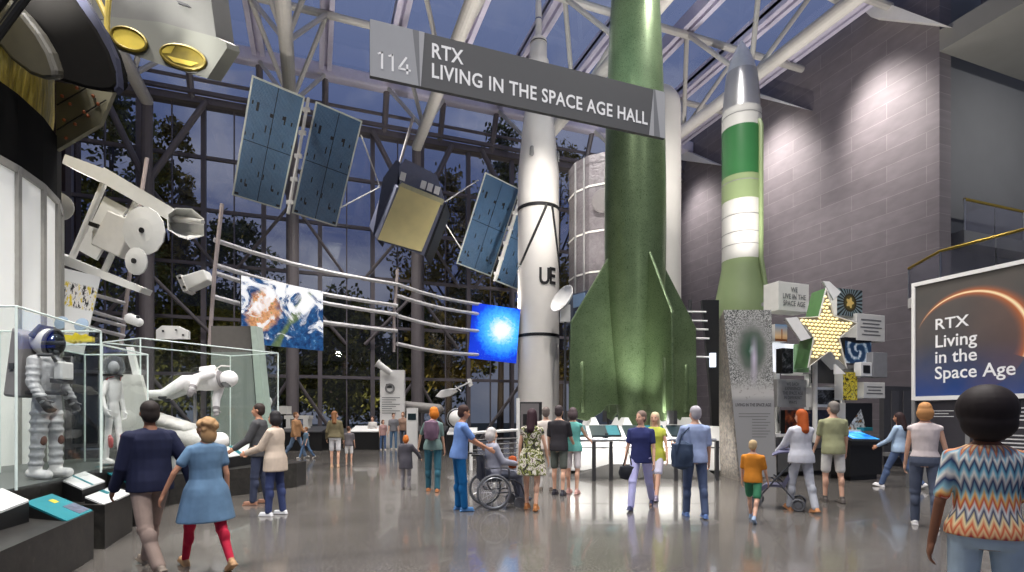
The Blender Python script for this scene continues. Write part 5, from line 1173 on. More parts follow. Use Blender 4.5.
        m.build('hair', cloth(hcol, .6), t, remesh=min(vox*1.1, .014), relax=2)
        if hs_ == 'beard': pass
    # upper garment
    kind, tcol = top[0], top[1]; tm = topmat or cloth(tcol)
    off = {'tee': .014, 'shirt': .018, 'blouse': .016, 'jacket': .034, 'coat': .036, 'vest': .02, 'dress': .016, 'tunic': .03, 'tank': .012}[kind]
    hem = {'tee': .86, 'shirt': .84, 'blouse': .985, 'jacket': .83, 'coat': .70, 'vest': .86, 'dress': .58, 'tunic': .60, 'tank': .9}[kind]
    if len(top) > 2: hem = top[2]
    m = MB(M); torso(m, hem, 1.465, off, {'dress': .16, 'tunic': .2, 'coat': .06}.get(kind, .03), 0 if kind == 'blouse' else .014)
    sl = {'tee': .75, 'shirt': .8, 'blouse': .0, 'jacket': 2, 'coat': 2, 'vest': .25, 'dress': .25, 'tunic': .9, 'tank': .0}[kind]
    if len(top) > 3: sl = top[3]
    for k in 'lr':
        sh, e, w_, d2, sx = arms[k]; r0 = (.05 if not fem else .042) + min(off, .02)*.8 + max(0, off - .02); m.caps(tor((sx*.05, -.01, 1.425)), sh, .045 + off*.7, r0 - .004, 10)
        if sl > 0:
            e2 = sh.lerp(e, min(sl, 1)); m.caps(sh, e2, r0, r0 - .006 if sl < 1 else (.038 + off), 12)
            if sl > 1: m.caps(e, e.lerp(w_, min(1, sl - 1) * .93), .038 + off*.9, .03 + off*.7, 12)
        else: m.caps(sh.lerp(tor((0, 0, 1.38)), .25), sh.lerp(tor((0, 0, 1.38)), .15), .052, .05, 10)
    if seat: pass
    m.build(kind, tm, t, remesh=vox*1.05, relax=2)
    # lower garment
    bk, bc = bottom
    if bk:
        bm_ = botmat or cloth(bc); m = MB(M); o2 = {'trousers': .016, 'jeans': .014, 'leggings': .006, 'shorts': .024, 'skirt': .02}[bk]
        R = [[hip0 + (rotx(p_ + UP*dz - hip0, -ln*.5)) for p_ in ring(z, rx + o2, ry + o2, y)] for z, rx, ry, y in ((.85, .15*wide, .11, 0), (.90, tr[1][1], tr[1][2], tr[1][3]), (.97, tr[2][1], tr[2][2], tr[2][3]), (1.03, tr[3][1] + .008, tr[3][2] + .006, 0))]
        m.loft(R)
        for k in 'lr':
            h, kn, an, ang = J[k]
            if bk == 'shorts': m.caps(h, h.lerp(kn, .8), .098, .082, 14)
            else:
                m.caps(h, kn, .086 + o2, .056 + o2, 14); m.caps(kn, kn.lerp(an, .97), .054 + o2, (.042 + o2*1.3) if bk != 'leggings' else .042, 14)
                m.ell(kn.lerp(an, .3) + V((0, -cos(ang)*.018, sin(ang)*-.018)), (.05 + o2, .052 + o2, .105)); m.ell(kn, (.058 + o2, .06 + o2, .075))
        m.build(bk, bm_, t, remesh=vox*1.05, relax=2)
    # shoes
    for k in 'lr':
        h, kn, an, ang = J[k]; tt = radians(P.get(k + 'toe', 0)); ft = V((0, cos(tt), sin(tt))); up = V((0, -sin(tt), cos(tt)))
        m = MB(M); a_ = an - up*.036; m.caps(a_ - ft*.035, a_ + ft*.125, .04, .034, 12); m.caps(a_, an + up*.015, .04, .042, 12); m.box(a_ + ft*.045 - up*.03, (.075, .25, .02), Matrix.Rotation(tt, 3, 'X'))
        m.build('shoe', cloth(shoes, .5), t, remesh=max(vox*.8, .009), relax=2)
    return t, M, J, arms, tor, hd
def bag(name, label, c, size, col, M=None, strap=None):
    t = thing(name, label, name, c if not M else M)
    mb = MB(); R = Matrix.Rotation(-TH + size[3] if len(size) > 3 else -TH, 3, 'Z'); mb.ell(c, (size[0]/2, size[1]/2, size[2]/2), R); mb.box(c, (size[0]*.8, size[1]*.75, size[2]*.8), R)
    mb.build('body', cloth(col), t, remesh=.016, relax=3)
    if strap:
        mb = MB(); mb.path(strap, .014, 6); mb.build('strap', cloth(tuple(max(0, q - 14) for q in col)), t, smooth=True)
    return t
WALK = dict(lh=24, lk=6, rh=-20, rk=18, rtoe=-30, ltoe=10)
WALK2 = dict(rh=24, rk=6, lh=-20, lk=18, ltoe=-30, rtoe=10)
def wk(base, **k): d = dict(base); d.update(k); return d
# near left couple
r1 = person('man in a navy sweater and tan trousers walking away at the lower left', 150, 5.5, 1.80, -24, ('short', (44, 38, 36)), ('jacket', (34, 38, 62), .86, 2), ('trousers', (150, 132, 122)), SK_D, (140, 128, 116), wk(WALK2, ra=(-14, 26, 14), la=(10, 8, 20), head=-10))
denim = mat('denim_tunic', (98, 130, 160), .85, var=.25, scale=6)
r2 = person('woman in a long denim tunic and red leggings walking beside the navy man', 206, 5.6, 1.62, -20, ('curly', (176, 140, 100)), ('tunic', (112, 150, 184), .60, .5), ('leggings', (190, 40, 66)), SK_M, (190, 150, 110), wk(WALK, la=(4, 34, 12), ra=(-12, 8, 20), head=20), female=True, topmat=denim)
person('bearded man in a dark grey jacket standing by the granite plinth', 259, 9.6, 1.80, 285, ('short', (52, 42, 38)), ('jacket', (72, 72, 74)), ('trousers', (58, 64, 84)), SK_M, (150, 110, 90), dict(la=(25, 5, 30), ra=(10, 6, 30), lh=6, rh=-6))
person('woman in a beige jacket and white sneakers facing the plinth', 275, 8.55, 1.66, 300, ('bob', (40, 38, 40)), ('coat', (190, 174, 158), .74), ('jeans', (56, 66, 104)), SK_M, (226, 226, 228), dict(la=(30, 5, 40), ra=(35, 5, 45), lh=5, rh=-4), female=True)
person('man in a tan jacket at the far end of the plinth', 296, 19.6, 1.74, 120, ('short', (120, 86, 60)), ('jacket', (168, 128, 92)), ('jeans', (104, 124, 150)), SK_L, (200, 196, 190), wk(WALK, la=(20, 8, 30)))
person('small child in blue beside the man in the tan jacket', 306, 19.4, 1.18, 250, ('short', (140, 96, 60)), ('shirt', (96, 120, 140)), ('jeans', (90, 116, 150)), SK_L, (190, 186, 180), WALK2)
person('woman in an olive jacket and pale shorts seen from behind', 335, 16.2, 1.70, 10, ('long', (124, 84, 54)), ('jacket', (112, 104, 80), .92), ('shorts', (214, 212, 214)), SK_L, (196, 160, 130), dict(la=(4, 14, 20), lh=4, rh=-4, head=-50), female=True)
person('child in grey shirt and white shorts beside the olive jacket woman', 349, 17.0, 1.22, 10, ('short', (86, 60, 48)), ('tee', (104, 100, 104)), ('shorts', (220, 218, 218)), SK_L, (180, 150, 130), dict(head=-40))
g4 = [(372.5, 24.6, 1.5, 200, ('short', (90, 66, 52)), ('shirt', (214, 210, 206)), ('jeans', (76, 110, 156)), 'person in white shirt first at the left before the text pylon'),
      (383, 24.0, 1.35, 160, ('bob', (110, 80, 60)), ('shirt', (186, 150, 146)), ('jeans', (96, 120, 160)), 'child in a pink top second from left before the text pylon'),
      (393.5, 24.4, 1.66, 170, ('short', (84, 64, 54)), ('tee', (128, 128, 132)), ('jeans', (104, 134, 166)), 'person in a grey tee before the text pylon'),
      (403, 24.8, 1.70, 200, ('short', (140, 100, 70)), ('tee', (160, 130, 112)), ('trousers', (120, 130, 150)), 'person in a tan tee between text pylon and white kiosk')]
for px, D, H, f_, hr, tp__, bt, lab in g4: person(lab, px, D, H, f_, hr, tp__, bt, SK_L, (214, 206, 200), dict(lh=4, rh=-5), group=None)
person('ginger haired child in a dark grey coat', 406, 11.5, 1.16, 20, ('bob', (196, 112, 50)), ('coat', (84, 82, 90), .66), ('trousers', (150, 146, 150)), SK_L, (150, 144, 140), dict(ra=(30, 30, 10)))
r3 = person('orange haired woman in teal trousers wearing a purple backpack', 433, 11.2, 1.76, 10, ('bob', (206, 120, 40)), ('tee', (118, 142, 138)), ('trousers', (56, 102, 118)), SK_L, (196, 130, 84), dict(lh=6, rh=-6, la=(20, 25, 10), head=60), female=True)
bag('backpack', 'purple grey backpack on the back of the orange haired woman', r3[1] @ V((.0, -.19, 1.28)), (.34, .2, .44), (116, 92, 110))
r4 = person('man in a blue shirt and blue trousers pushing the wheelchair', 459, 8.95, 1.76, 78, ('short', (66, 48, 44)), ('shirt', (110, 142, 200), .86, .7), ('trousers', (24, 96, 152)), SK_M, (84, 130, 180), dict(la=(38, 4, 22), ra=(38, 4, 22), lean=6, lh=2, rh=6, nod=10))
# wheelchair and its rider
Dw = 9.3; Mw = Matrix.Translation(gnd(494, Dw)) @ Matrix.Rotation(-TH - radians(72), 4, 'Z')
t = thing('wheelchair', 'grey wheelchair with spoked wheels pushed toward the right', 'wheelchair', Mw)
M_tyre = mat('tyre_grey', (96, 98, 102), .6); M_fr = mat('chair_frame', (70, 72, 78), .4, .4); M_navy = cloth((58, 60, 72))
for sx in (-1, 1):
    mb = MB(Mw); c_ = V((sx*.29, -.08, .3)); mb.path([c_ + V((0, cos(a*pi/16)*.285, sin(a*pi/16)*.285)) for a in range(33)], .02, 8); wo = mb.build('wheel', M_tyre, t, smooth=True)
    mb = MB(Mw); mb.path([c_ + V((sx*.035, cos(a*pi/14)*.25, sin(a*pi/14)*.25)) for a in range(29)], .01, 6); mb.build('push_ring', M_alu, wo, smooth=True)
    mb = MB(Mw)
    for a in range(14): mb.tube(c_, c_ + V((0, cos(a*pi/7)*.27, sin(a*pi/7)*.27)), .004, seg=4)
    mb.tube(c_ - V((.03, 0, 0)), c_ + V((.03, 0, 0)), .03); mb.build('spokes', M_alu, wo)
    mb = MB(Mw); c_ = V((sx*.24, .38, .1)); mb.path([c_ + V((0, cos(a*pi/10)*.08, sin(a*pi/10)*.08)) for a in range(21)], .018, 8); mb.tube(c_ - V((.015, 0, 0)), c_ + V((.015, 0, 0)), .07); mb.build('caster', M_tyre, t, smooth=True)
    mb = MB(Mw); x = sx*.24; mb.path([(x, -.42, .93), (x, -.28, .93), (x, -.25, .9), (x, -.22, .5), (x, .3, .48), (x, .42, .4), (x, .5, .16)], .014, 8); mb.path([(x, -.22, .5), (x, -.1, .28), (x, .32, .28), (x, .38, .2)], .012, 8); mb.path([(x, .3, .48), (x, .32, .28)], .012, 6); mb.path([(x, -.23, .7), (x, .15, .7), (x, .2, .66), (x, .2, .48)], .013, 6); mb.build('side_frame', M_fr, t, smooth=True)
    mb = MB(Mw); mb.box((sx*.14, .55, .13), (.16, .16, .015), Matrix.Rotation(.3, 3, 'X')); mb.build('footrest', M_fr, t)
    mb = MB(Mw); mb.tube((sx*.24, -.46, .93), (sx*.24, -.34, .93), .02); mb.build('handle', M_black, t)
mb = MB(Mw); mb.span((-.23, -.2, .47), (.23, .26, .5)); mb.build('seat', M_navy, t, bevel=.01)
mb = MB(Mw); mb.box((0, -.24, .7), (.46, .025, .42), Matrix.Rotation(-.05, 3, 'X')); mb.build('backrest', M_navy, t)
person('grey haired person in a pale jacket sitting in the wheelchair', 494, Dw, 1.66, 72, ('bob', (196, 192, 188)), ('jacket', (150, 152, 166), .88), ('trousers', (118, 122, 136)), SK_L, (70, 70, 76), dict(lh=84, rh=84, lk=74, rk=74, la=(30, 4, 50), ra=(30, 4, 50), lean=-4, nod=8, ltoe=0, rtoe=0), female=True, seat=.50)
def floral():
    n = NT('floral_print'); o = n.obj(); f = n.noise(o, 9, 3, .6, 1.5)
    return n.bsdf(n.ramp(f, [(.38, lin((44, 40, 40))), (.44, lin((124, 130, 62))), (.52, lin((226, 220, 206))), (.6, lin((120, 96, 100))), (.68, lin((92, 100, 50)))], 'CONSTANT'), .8)
r5 = person('dark haired woman in a green and white patterned dress and heels', 532, 9.05, 1.70, 14, ('long', (60, 42, 48)), ('dress', (120, 120, 80), .60, .22), (None, None), SK_L, (176, 116, 70), dict(lh=5, rh=-8, rk=8, la=(4, 12, 12), ra=(4, 14, 10)), female=True, topmat=floral())
bag('handbag', 'orange brown handbag beside the patterned dress', gnd(512.5, 9.3) + UP*.78, (.17, .1, .24), (170, 84, 44))
person('pale shirted visitor with back to us before the info board', 546, 11.4, 1.76, 5, ('short', (120, 110, 104)), ('tee', (226, 216, 208)), ('trousers', (206, 204, 200)), SK_L, (120, 110, 100), dict())
person('visitor in a dark tee and shorts left of the teal top', 559, 10.7, 1.78, 20, ('short', (70, 62, 64)), ('tee', (52, 50, 54)), ('shorts', (92, 98, 92)), SK_L, (62, 62, 70), dict(lh=4, rh=-5, ra=(15, 8, 30)))
person('woman in a teal top and white shorts leaning at the barrier', 573, 10.9, 1.74, 20, ('bob', (88, 76, 78)), ('tank', (106, 178, 170), .86), ('shorts', (226, 220, 220)), SK_L, (206, 160, 150), dict(ra=(40, 10, 25), lh=3, rh=-4), female=True)
r6 = person('person in a navy shirt and lavender trousers with a black bag', 641, 9.2, 1.72, 192, ('short', (130, 110, 100)), ('tee', (52, 58, 106), .84, .6), ('trousers', (190, 190, 236)), SK_L, (70, 74, 110), wk(WALK2, ra=(4, 10, 14), head=-30))
bag('shoulder_bag', 'black shoulder bag held by the navy shirted person', gnd(627, 9.15) + UP*.62, (.3, .14, .26), (44, 46, 52), strap=[gnd(623, 9.15) + UP*.72, gnd(628, 9.15) + UP*1.02, gnd(632, 9.15) + UP*.72])
person('blonde woman in a yellow green vest over white top', 655, 10.2, 1.70, 195, ('long', (214, 196, 160)), ('vest', (198, 204, 84), .80), ('shorts', (206, 204, 222)), SK_L, (160, 150, 170), wk(WALK, la=(8, 14, 10)), female=True)
r7 = person('person in a pale blue shirt and jeans carrying a dark backpack', 695, 8.4, 1.74, 345, ('short', (176, 172, 178)), ('shirt', (162, 178, 214), .86), ('jeans', (84, 98, 128)), SK_L, (96, 124, 176), dict(lh=8, rh=-8, rk=8, la=(28, 10, 60), head=20))
bag('backpack', 'dark slate backpack hanging at the side of the pale blue shirt', gnd(682, 8.3) + UP*.98, (.36, .26, .46), (62, 76, 98), strap=[gnd(690, 8.35) + UP*1.42, gnd(682, 8.2) + UP*1.3, gnd(676, 8.2) + UP*1.02])
person('small blond boy in an orange shirt and green shorts', 753, 8.1, 1.26, 12, ('short', (196, 170, 130)), ('tee', (206, 132, 46)), ('shorts', (66, 130, 96)), SK_L, (150, 170, 196), wk(WALK, ra=(10, 10, 14)))
# stroller
Ms_ = Matrix.Translation(gnd(779, 9.2)) @ Matrix.Rotation(-TH - radians(300), 4, 'Z')
t = thing('stroller', 'dark folding stroller pushed by the red haired woman', 'stroller', Ms_)
for x, y in ((-.22, .36), (.22, .36), (-.25, -.3), (.25, -.3)):
    mb = MB(Ms_); c_ = V((x, y, .11)); mb.path([c_ + V((0, cos(a*pi/10)*.09, sin(a*pi/10)*.09)) for a in range(21)], .02, 8); mb.tube(c_ - V((.02, 0, 0)), c_ + V((.02, 0, 0)), .06); mb.build('wheel', M_tyre, t, smooth=True)
mb = MB(Ms_)
for x in (-.24, .24): mb.path([(x, .36, .11), (x, .05, .5), (x, -.3, .92), (x, -.42, 1.02)], .014, 8); mb.path([(x, -.3, .11), (x, -.02, .45), (x, .1, .55)], .013, 8)
mb.tube((-.24, -.42, 1.02), (.24, -.42, 1.02), .016); mb.tube((-.24, .36, .14), (.24, .36, .14), .012); mb.tube((-.25, -.3, .14), (.25, -.3, .14), .012); mb.build('frame', M_fr, t, smooth=True)
mb = MB(Ms_); mb.loft([[V((x*.2, y, z)) for x in (-1, -.4, .4, 1)] + [V((x*.2, y - .05, z - .04)) for x in (1, .4, -.4, -1)] for y, z in ((.3, .34), (.2, .42), (-.05, .42), (-.14, .6), (-.22, .82))]); mb.build('seat', cloth((92, 92, 112)), t)
mb = MB(Ms_); mb.loft([[V((x*.23, -.14 + .28*sin(a), .84 + .2*cos(a)*(1 - .25*x*x))) for x in (-1, -.5, 0, .5, 1)] + [V((x*.22, -.14 + .25*sin(a), .84 + .17*cos(a)*(1 - .25*x*x))) for x in (1, .5, 0, -.5, -1)] for a in (-1.1, -.5, 0, .5, 1.0)]); mb.build('canopy', cloth((110, 110, 136)), t)
person('red haired woman in a pale shirt and trousers pushing the stroller', 801, 8.9, 1.70, 328, ('long', (176, 86, 40)), ('jacket', (206, 208, 216), .84), ('trousers', (188, 192, 200)), SK_L, (206, 146, 100), wk(WALK, lh=13, rh=-11, rk=10, rtoe=-12, la=(34, 6, 20), ra=(34, 6, 20), head=20), female=True)
person('grey haired man in an olive tee and white shorts', 833, 9.8, 1.84, 338, ('short', (128, 122, 116)), ('tee', (158, 160, 124), .84, .7), ('shorts', (218, 216, 210)), SK_L, (96, 90, 86), dict(lh=5, rh=-5, head=25, la=(14, 6, 20)))
person('dark haired woman in a light blue shirt near the kiosk', 899, 11.7, 1.70, 292, ('long', (56, 42, 42)), ('shirt', (168, 190, 214), .86, 2), ('jeans', (88, 106, 140)), SK_M, (224, 222, 222), wk(WALK, la=(26, 8, 30)), female=True)
person('blonde woman in a sleeveless white blouse and grey trousers', 925, 7.7, 1.78, 355, ('bob', (190, 138, 88)), ('blouse', (218, 206, 204), .985, 0), ('jeans', (88, 96, 114)), SK_L, (232, 230, 228), dict(lh=8, rh=-8, rk=6, ra=(6, 14, 10)), female=True)
# near right woman
def zigzag():
    n = NT('zigzag_knit'); x, y, z = n.xyz(n.obj()); w_ = n.noise(n.obj(), 7, 2); a = n.math('ARCTAN2', y, x)
    tri = n.math('PINGPONG', n.math('MULTIPLY', a, 1.0), .16); q = n.math('ADD', n.math('ADD', z, n.math('MULTIPLY', tri, .42)), n.math('MULTIPLY', w_, .045))
    f = n.math('FRACT', n.math('MULTIPLY', n.math('ADD', q, -.92), 1.62))
    s_ = [(0, (70, 80, 130)), (.05, (196, 84, 60)), (.11, (236, 200, 150)), (.15, (214, 90, 56)), (.22, (240, 222, 170)), (.27, (52, 60, 100)), (.33, (226, 226, 220)), (.38, (200, 80, 50)), (.44, (236, 190, 120)), (.48, (150, 196, 206)), (.55, (44, 56, 100)), (.62, (230, 226, 216)), (.68, (120, 180, 200)), (.74, (40, 52, 96)), (.8, (226, 224, 214)), (.85, (110, 170, 196)), (.9, (206, 110, 60)), (.95, (232, 206, 160))]
    return n.bsdf(n.ramp(f, [(p, lin(c)) for p, c in s_]), .85, spec=.2)
r8 = person('woman with a round afro in a zigzag patterned top and light jeans', 986, 3.15, 1.71, 344, ('afro', (40, 34, 34)), ('tee', (200, 150, 120), .92, .8), ('jeans', (176, 196, 210)), SK_D, (220, 220, 220), dict(la=(-6, 13, 12), ra=(0, 10, 14), lh=4, rh=-4), female=True, wide=1.04, topmat=zigzag())
bag('shoulder_bag', 'black bag on the right arm of the woman in the zigzag top', r8[1] @ V((.33, -.02, .98)), (.16, .3, .42), (40, 40, 42), strap=[r8[1] @ V(p) for p in ((.3, .1, 1.16), (.25, .06, 1.42), (.19, 0, 1.475), (.25, -.08, 1.40), (.31, -.1, 1.16))])
# ================================================================ spacesuits
M_suitg = mat('suit_grey', (184, 184, 186), .55, .1, var=.12, scale=10, bump=.012, bscale=16); M_suitw = mat('suit_white', (232, 230, 228), .6, var=.05, scale=12, bump=.006, bscale=20)
M_suitd = mat('suit_dark', (66, 66, 68), .5); M_visor = glass_mat('visor_glass', (.8, .82, .85), 1.6, .02, .12, (.4, .42, .45)); M_packg = mat('pack_grey', (132, 128, 128), .6, var=.06)
M_brown = mat('knee_patch', (104, 70, 60), .7)
def suit(label, px, D, z0, H, face, slim, M_s, pose, vox=.011, base=None):
    s = H/1.85; M = base if base else Matrix.Translation(gnd(px, D) + UP*z0) @ Matrix.Rotation(-TH - atan2(px - CX, F) - radians(face), 4, 'Z')
    t = thing('spacesuit', label, 'spacesuit', M); M = M @ Matrix.Scale(s, 4); g = slim
    P = dict(STAND); P.update(pose); J = {}; 
    b = MB(M)
    R = [(.80, .13, .11), (.88, .19, .15), (1.0, .19, .15), (1.08, .165, .135), (1.2, .20, .165), (1.36, .23, .18), (1.46, .2, .16), (1.53, .12, .11)]
    b.loft([ring(z, rx*g, ry*(g if g > .8 else g*.95), 0) for z, rx, ry in R])
    for k, sx in (('l', -1), ('r', 1)):
        h = V((sx*.105*g, 0, .9)); a = radians(P[k + 'h']); c_ = radians(P[k + 'k']); kn = h + V((sx*.015, sin(a)*.42, -cos(a)*.42)); an = kn + V((0, sin(a - c_)*.4, -cos(a - c_)*.4))
        J[k] = (h, kn, an); b.caps(h, kn, .118*g, .092*g, 14); b.caps(kn, an, .09*g, .075*g, 14)
        if g > .8:
            for u in (.25, .5, .75): q = h.lerp(kn, u); b.ell(q, (.109*(1 - .17*u), .112*(1 - .17*u), .05)); q = kn.lerp(an, u); b.ell(q, (.079, .081, .05))
        fl, ab, el = (radians(q) for q in P[k + 'a']); sh = V((sx*.22*g, 0, 1.42)); d = V((sx*sin(ab), sin(fl)*cos(ab), -cos(fl)*cos(ab))); e = sh + d*.27; d2 = V((sx*sin(ab)*.3, sin(fl + el), -cos(fl + el))).normalized(); w_ = e + d2*.24
        b.caps(sh, e, .094*g, .078*g, 12); b.caps(e, w_, .078*g, .062*g, 12)
        if g > .8:
            for u in (.3, .6, .9): b.ell(sh.lerp(e, u), (.084 - .012*u, .084 - .012*u, .04)); b.ell(e.lerp(w_, u*.8), (.069, .069, .035))
        J[k] += (sh, e, w_, d2)
    b.build('suit_body', M_s, t, remesh=vox, relax=1)
    for k, sx in (('l', -1), ('r', 1)):
        h, kn, an, sh, e, w_, d2 = J[k]
        m = MB(M); fwd = V((0, 1, 0)) - d2*d2.y; fwd = fwd.normalized() if fwd.length > .2 else V((0, 0, 1)); inn = d2.cross(fwd); inn = -inn if inn.x*sx > 0 else inn
        R3 = Matrix((fwd, inn, d2)).transposed(); q = .8 if slim < .8 else 1.0; m.tube(w_ - d2*.05, w_ + d2*.02, .066*g, .06*g, 12); m.ell(w_ + d2*.06, (.055*q, .032*q, .07), R3)
        for i, (o_, L) in enumerate(((.04, .075), (.014, .085), (-.013, .08), (-.038, .065))):
            p0 = w_ + d2*.105 + fwd*o_*q; p1 = p0 + (d2*.85 + inn*.5)*L*.55; m.caps(p0, p1, .0165*q, .0155*q, 8); m.caps(p1, p1 + (d2*.3 + inn*.95)*L*.5, .0155*q, .0135*q, 8)
        q0 = w_ + d2*.04 + fwd*.045*q; m.caps(q0, q0 + (d2*.6 + fwd*.65 + inn*.2)*.06, .019*q, .015*q, 8)
        m.build('glove', M_suitd if slim >= .8 and M_s is M_suitg else (M_packg if M_s is M_suitw and slim > .8 else M_suitw), t, remesh=.009, relax=1)
        m = MB(M); sd = (an - kn).normalized(); ft = V((0, 1, 0)) - sd*sd.y; ft.normalize(); m.caps(an + sd*.02 - ft*.03, an + sd*.03 + ft*.14*(.9 if slim < .8 else 1), .07*(1 if slim > .8 else .6), .062*(1 if slim > .8 else .55), 12); m.caps(an - sd*.1, an + sd*.01, .088*g, .078*g, 12)
        m.build('boot', M_suitw if M_s is not M_suitw or slim < .8 else M_packg, t, remesh=.011, relax=1)
        kd = V((0, 1, 0)); m = MB(M); m.ell(kn + kd*.065*g + (an - kn)*.04, (.05*g, .045, .075*g)); m.build('knee_patch', M_brown if M_s is M_suitg else (M_red if slim < .8 else M_suitd), t, smooth=True)
    return t, M, J
s1 = suit('big grey spacesuit with large backpack standing in the nearest tall glass case', 47, 6.65, .83, 1.86, 128, .85, M_suitg, dict(lh=3, rh=-3, lk=2, rk=2, la=(2, 12, 24), ra=(4, 10, 28)))
t, M, J = s1
mb = MB(M); mb.ell((0, -.01, 1.68), (.155, .16, .17), u=24, w=16); ho = mb.build('helmet_shell', M_offw, t, smooth=True)
mb = MB(M); mb.ell((0, .07, 1.66), (.13, .125, .145), u=24, w=14); mb.build('visor', mat('visor_mirror', (70, 74, 78), .08, .9), ho, smooth=True)
mb = MB(M); mb.path([(.15*cos(a), .075 + .03*sin(a), 1.66 + .165*sin(a)) for a in [i*pi/10 for i in range(21)]], .022, 8); mb.build('helmet_ring', M_suitd, ho, smooth=True)
mb = MB(M); mb.path([(-.17, -.05, 1.72), (-.1, .0, 1.85), (.1, .0, 1.85), (.17, -.05, 1.72)], .035, 8); mb.build('visor_cover', M_suitd, ho, smooth=True)
mb = MB(M); mb.hexa([(-.22, -.16, .98), (.22, -.16, .98), (.2, -.36, 1.0), (-.2, -.36, 1.0)], [(-.22, -.12, 1.74), (.22, -.12, 1.74), (.17, -.28, 1.84), (-.17, -.28, 1.84)]); po = mb.build('backpack', M_packg, t, bevel=.03)
mb = MB(M); mb.box((.21, -.24, 1.36), (.03, .05, .07)); mb.build('valve', M_suitd, po)
mb = MB(M); mb.box((0, .2, 1.32), (.2, .1, .22)); po = mb.build('chest_pack', M_suitw, t, bevel=.02)
mb = MB(M); mb.box((0, .19, 1.19), (.3, .08, .05)); mb.path([(-.12, .2, 1.42), (-.16, .18, 1.5), (-.2, .05, 1.5)], .022, 8); mb.path([(.12, .2, 1.42), (.16, .18, 1.5), (.2, .05, 1.5)], .022, 8); mb.build('harness', M_suitd, t, smooth=True)
mb = MB(M); mb.lathe([(.2, 1.02), (.205, 1.03), (.205, 1.06), (.2, 1.07)], 30, cap=False); mb.build('waist_ring', M_suitd, t)
s2 = suit('slim white suit with red details and clear bubble helmet in the second glass case', 113, 8.35, .86, 1.62, 138, .56, M_suitw, dict(lh=8, rh=-4, lk=6, rk=2, la=(-4, 12, 14), ra=(4, 22, 22)))
t, M, J = s2
mb = MB(M); mb.ell((0, .02, 1.70), (.078, .092, .115)); mb.caps((0, 0, 1.5), (0, 0, 1.6), .045, .045); mb.caps((0, .1, 1.71), (0, .112, 1.68), .01, .014); mb.build('mannequin_head', M_offw, t, remesh=.008, relax=2)
mb = MB(M); mb.ell((0, .01, 1.72), (.175, .175, .19), u=28, w=18); mb.build('bubble_helmet', M_visor, t, smooth=True)
mb = MB(M); mb.lathe([(.1, 1.535), (.15, 1.54), (.155, 1.57), (.12, 1.585)], 28); mb.build('neck_ring', M_black, t, smooth=True)
mb = MB(M)
for sx in (-1, 1): mb.path([(sx*.07, .1, 1.53), (sx*.12, .03, 1.50), (sx*.15, -.02, 1.42), (sx*.13, -.06, 1.3)], .009, 6)
mb.build('red_piping', M_red, t)
mb = MB(M); mb.caps((.09, .05, .42), (.085, .05, .3), .045, .035); mb.build('red_shin', M_red, t, smooth=True)
mb = MB(M); mb.box((0, 0, .01), (.3, .36, .02)); mb.build('base_plate', M_white, t)
# floating suit: lies along the view to the right, face down, boots at the left
Cf = at(195, 383, 10.5); Xf = (RT + FW*.15 + UP*.17).normalized()
Bf = frame_from(Cf - Xf*.98, (RT.cross(Xf) if False else (FW*.55 - RT*.0 + UP*.8).cross(Xf)), (-(FW*.55) - UP*.8))
up_ax = Xf; fw_ax = (-UP*.85 - FW*.45); fw_ax = (fw_ax - up_ax*fw_ax.dot(up_ax)).normalized(); rt_ax = fw_ax.cross(up_ax)
Bf = Matrix((rt_ax, fw_ax, up_ax)).transposed().to_4x4(); Bf.translation = Cf - Xf*1.05
s3 = suit('white spacesuit floating face down with grey boots in the wide glass case', 0, 10, 0, 1.85, 0, 1.05, M_suitw, dict(lh=18, rh=34, lk=30, rk=44, la=(70, 14, 20), ra=(40, 30, 40)), base=Bf)
t, M, J = s3
mb = MB(M); mb.ell((0, .02, 1.68), (.16, .17, .17), u=24, w=16); ho = mb.build('helmet_shell', M_suitw, t, smooth=True)
mb = MB(M); mb.ell((0, .09, 1.66), (.12, .11, .12), u=20, w=12); mb.build('visor', mat('visor_pale', (140, 142, 144), .2, .5), ho, smooth=True)
mb = MB(M); mb.lathe([(.13, 1.5), (.17, 1.51), (.17, 1.545), (.13, 1.555)], 28); mb.build('neck_ring', M_packg, t, smooth=True)
mb = MB(M); mb.box((0, -.21, 1.32), (.3, .12, .3)); mb.build('backpack', M_suitw, t, bevel=.03)
mb = MB(M); mb.path([(.2, -.1, 1.5), (.22, -.16, 1.62), (.1, -.2, 1.74)], .014, 6); mb.build('hose', M_offw, t, smooth=True)
mb = MB(M); mb.tube((0, .0, .9), (0, .0, .9) , .01) if False else None
p0 = Cf - UP*.1; mb2 = MB(); mb2.tube(V((p0.x, p0.y, .55)), p0, .03); mb2.build('support_rod', M_grey, t)
# ================================================================ light: dusk sky through the glass, museum spotlights, added unseen spots
wd = bpy.data.worlds.new('dusk'); scene.world = wd; wd.use_nodes = True; nt = wd.node_tree; nt.nodes.clear()
class WN(NT):
    def __init__(s): s.t = nt; s.n = nt.nodes
w = WN(); g = w.new('ShaderNodeTexCoord').outputs['Generated']; x, y, z = w.xyz(g)
zc = w.math('MAXIMUM', z, .05)
cl = w.noise(w.vec(w.math('MULTIPLY', x, 1.0), y, w.math('MULTIPLY', z, 2.2)), 3.2, 5, .55, .3)
sky = w.ramp(z, [(.0, lin((96, 102, 116))), (.25, lin((72, 80, 112))), (.42, lin((80, 92, 128))), (.9, lin((150, 162, 194)))])
cloud = w.ramp(z, [(.0, lin((118, 120, 128))), (.5, lin((140, 144, 162))), (1, lin((168, 176, 198)))])
m = w.ramp(cl, [(.46, 0.0), (.62, .8)])
col = w.mix(m, sky, cloud)
bg = w.new('ShaderNodeBackground'); w.put(bg.inputs[0], col); bg.inputs[1].default_value = 1.0
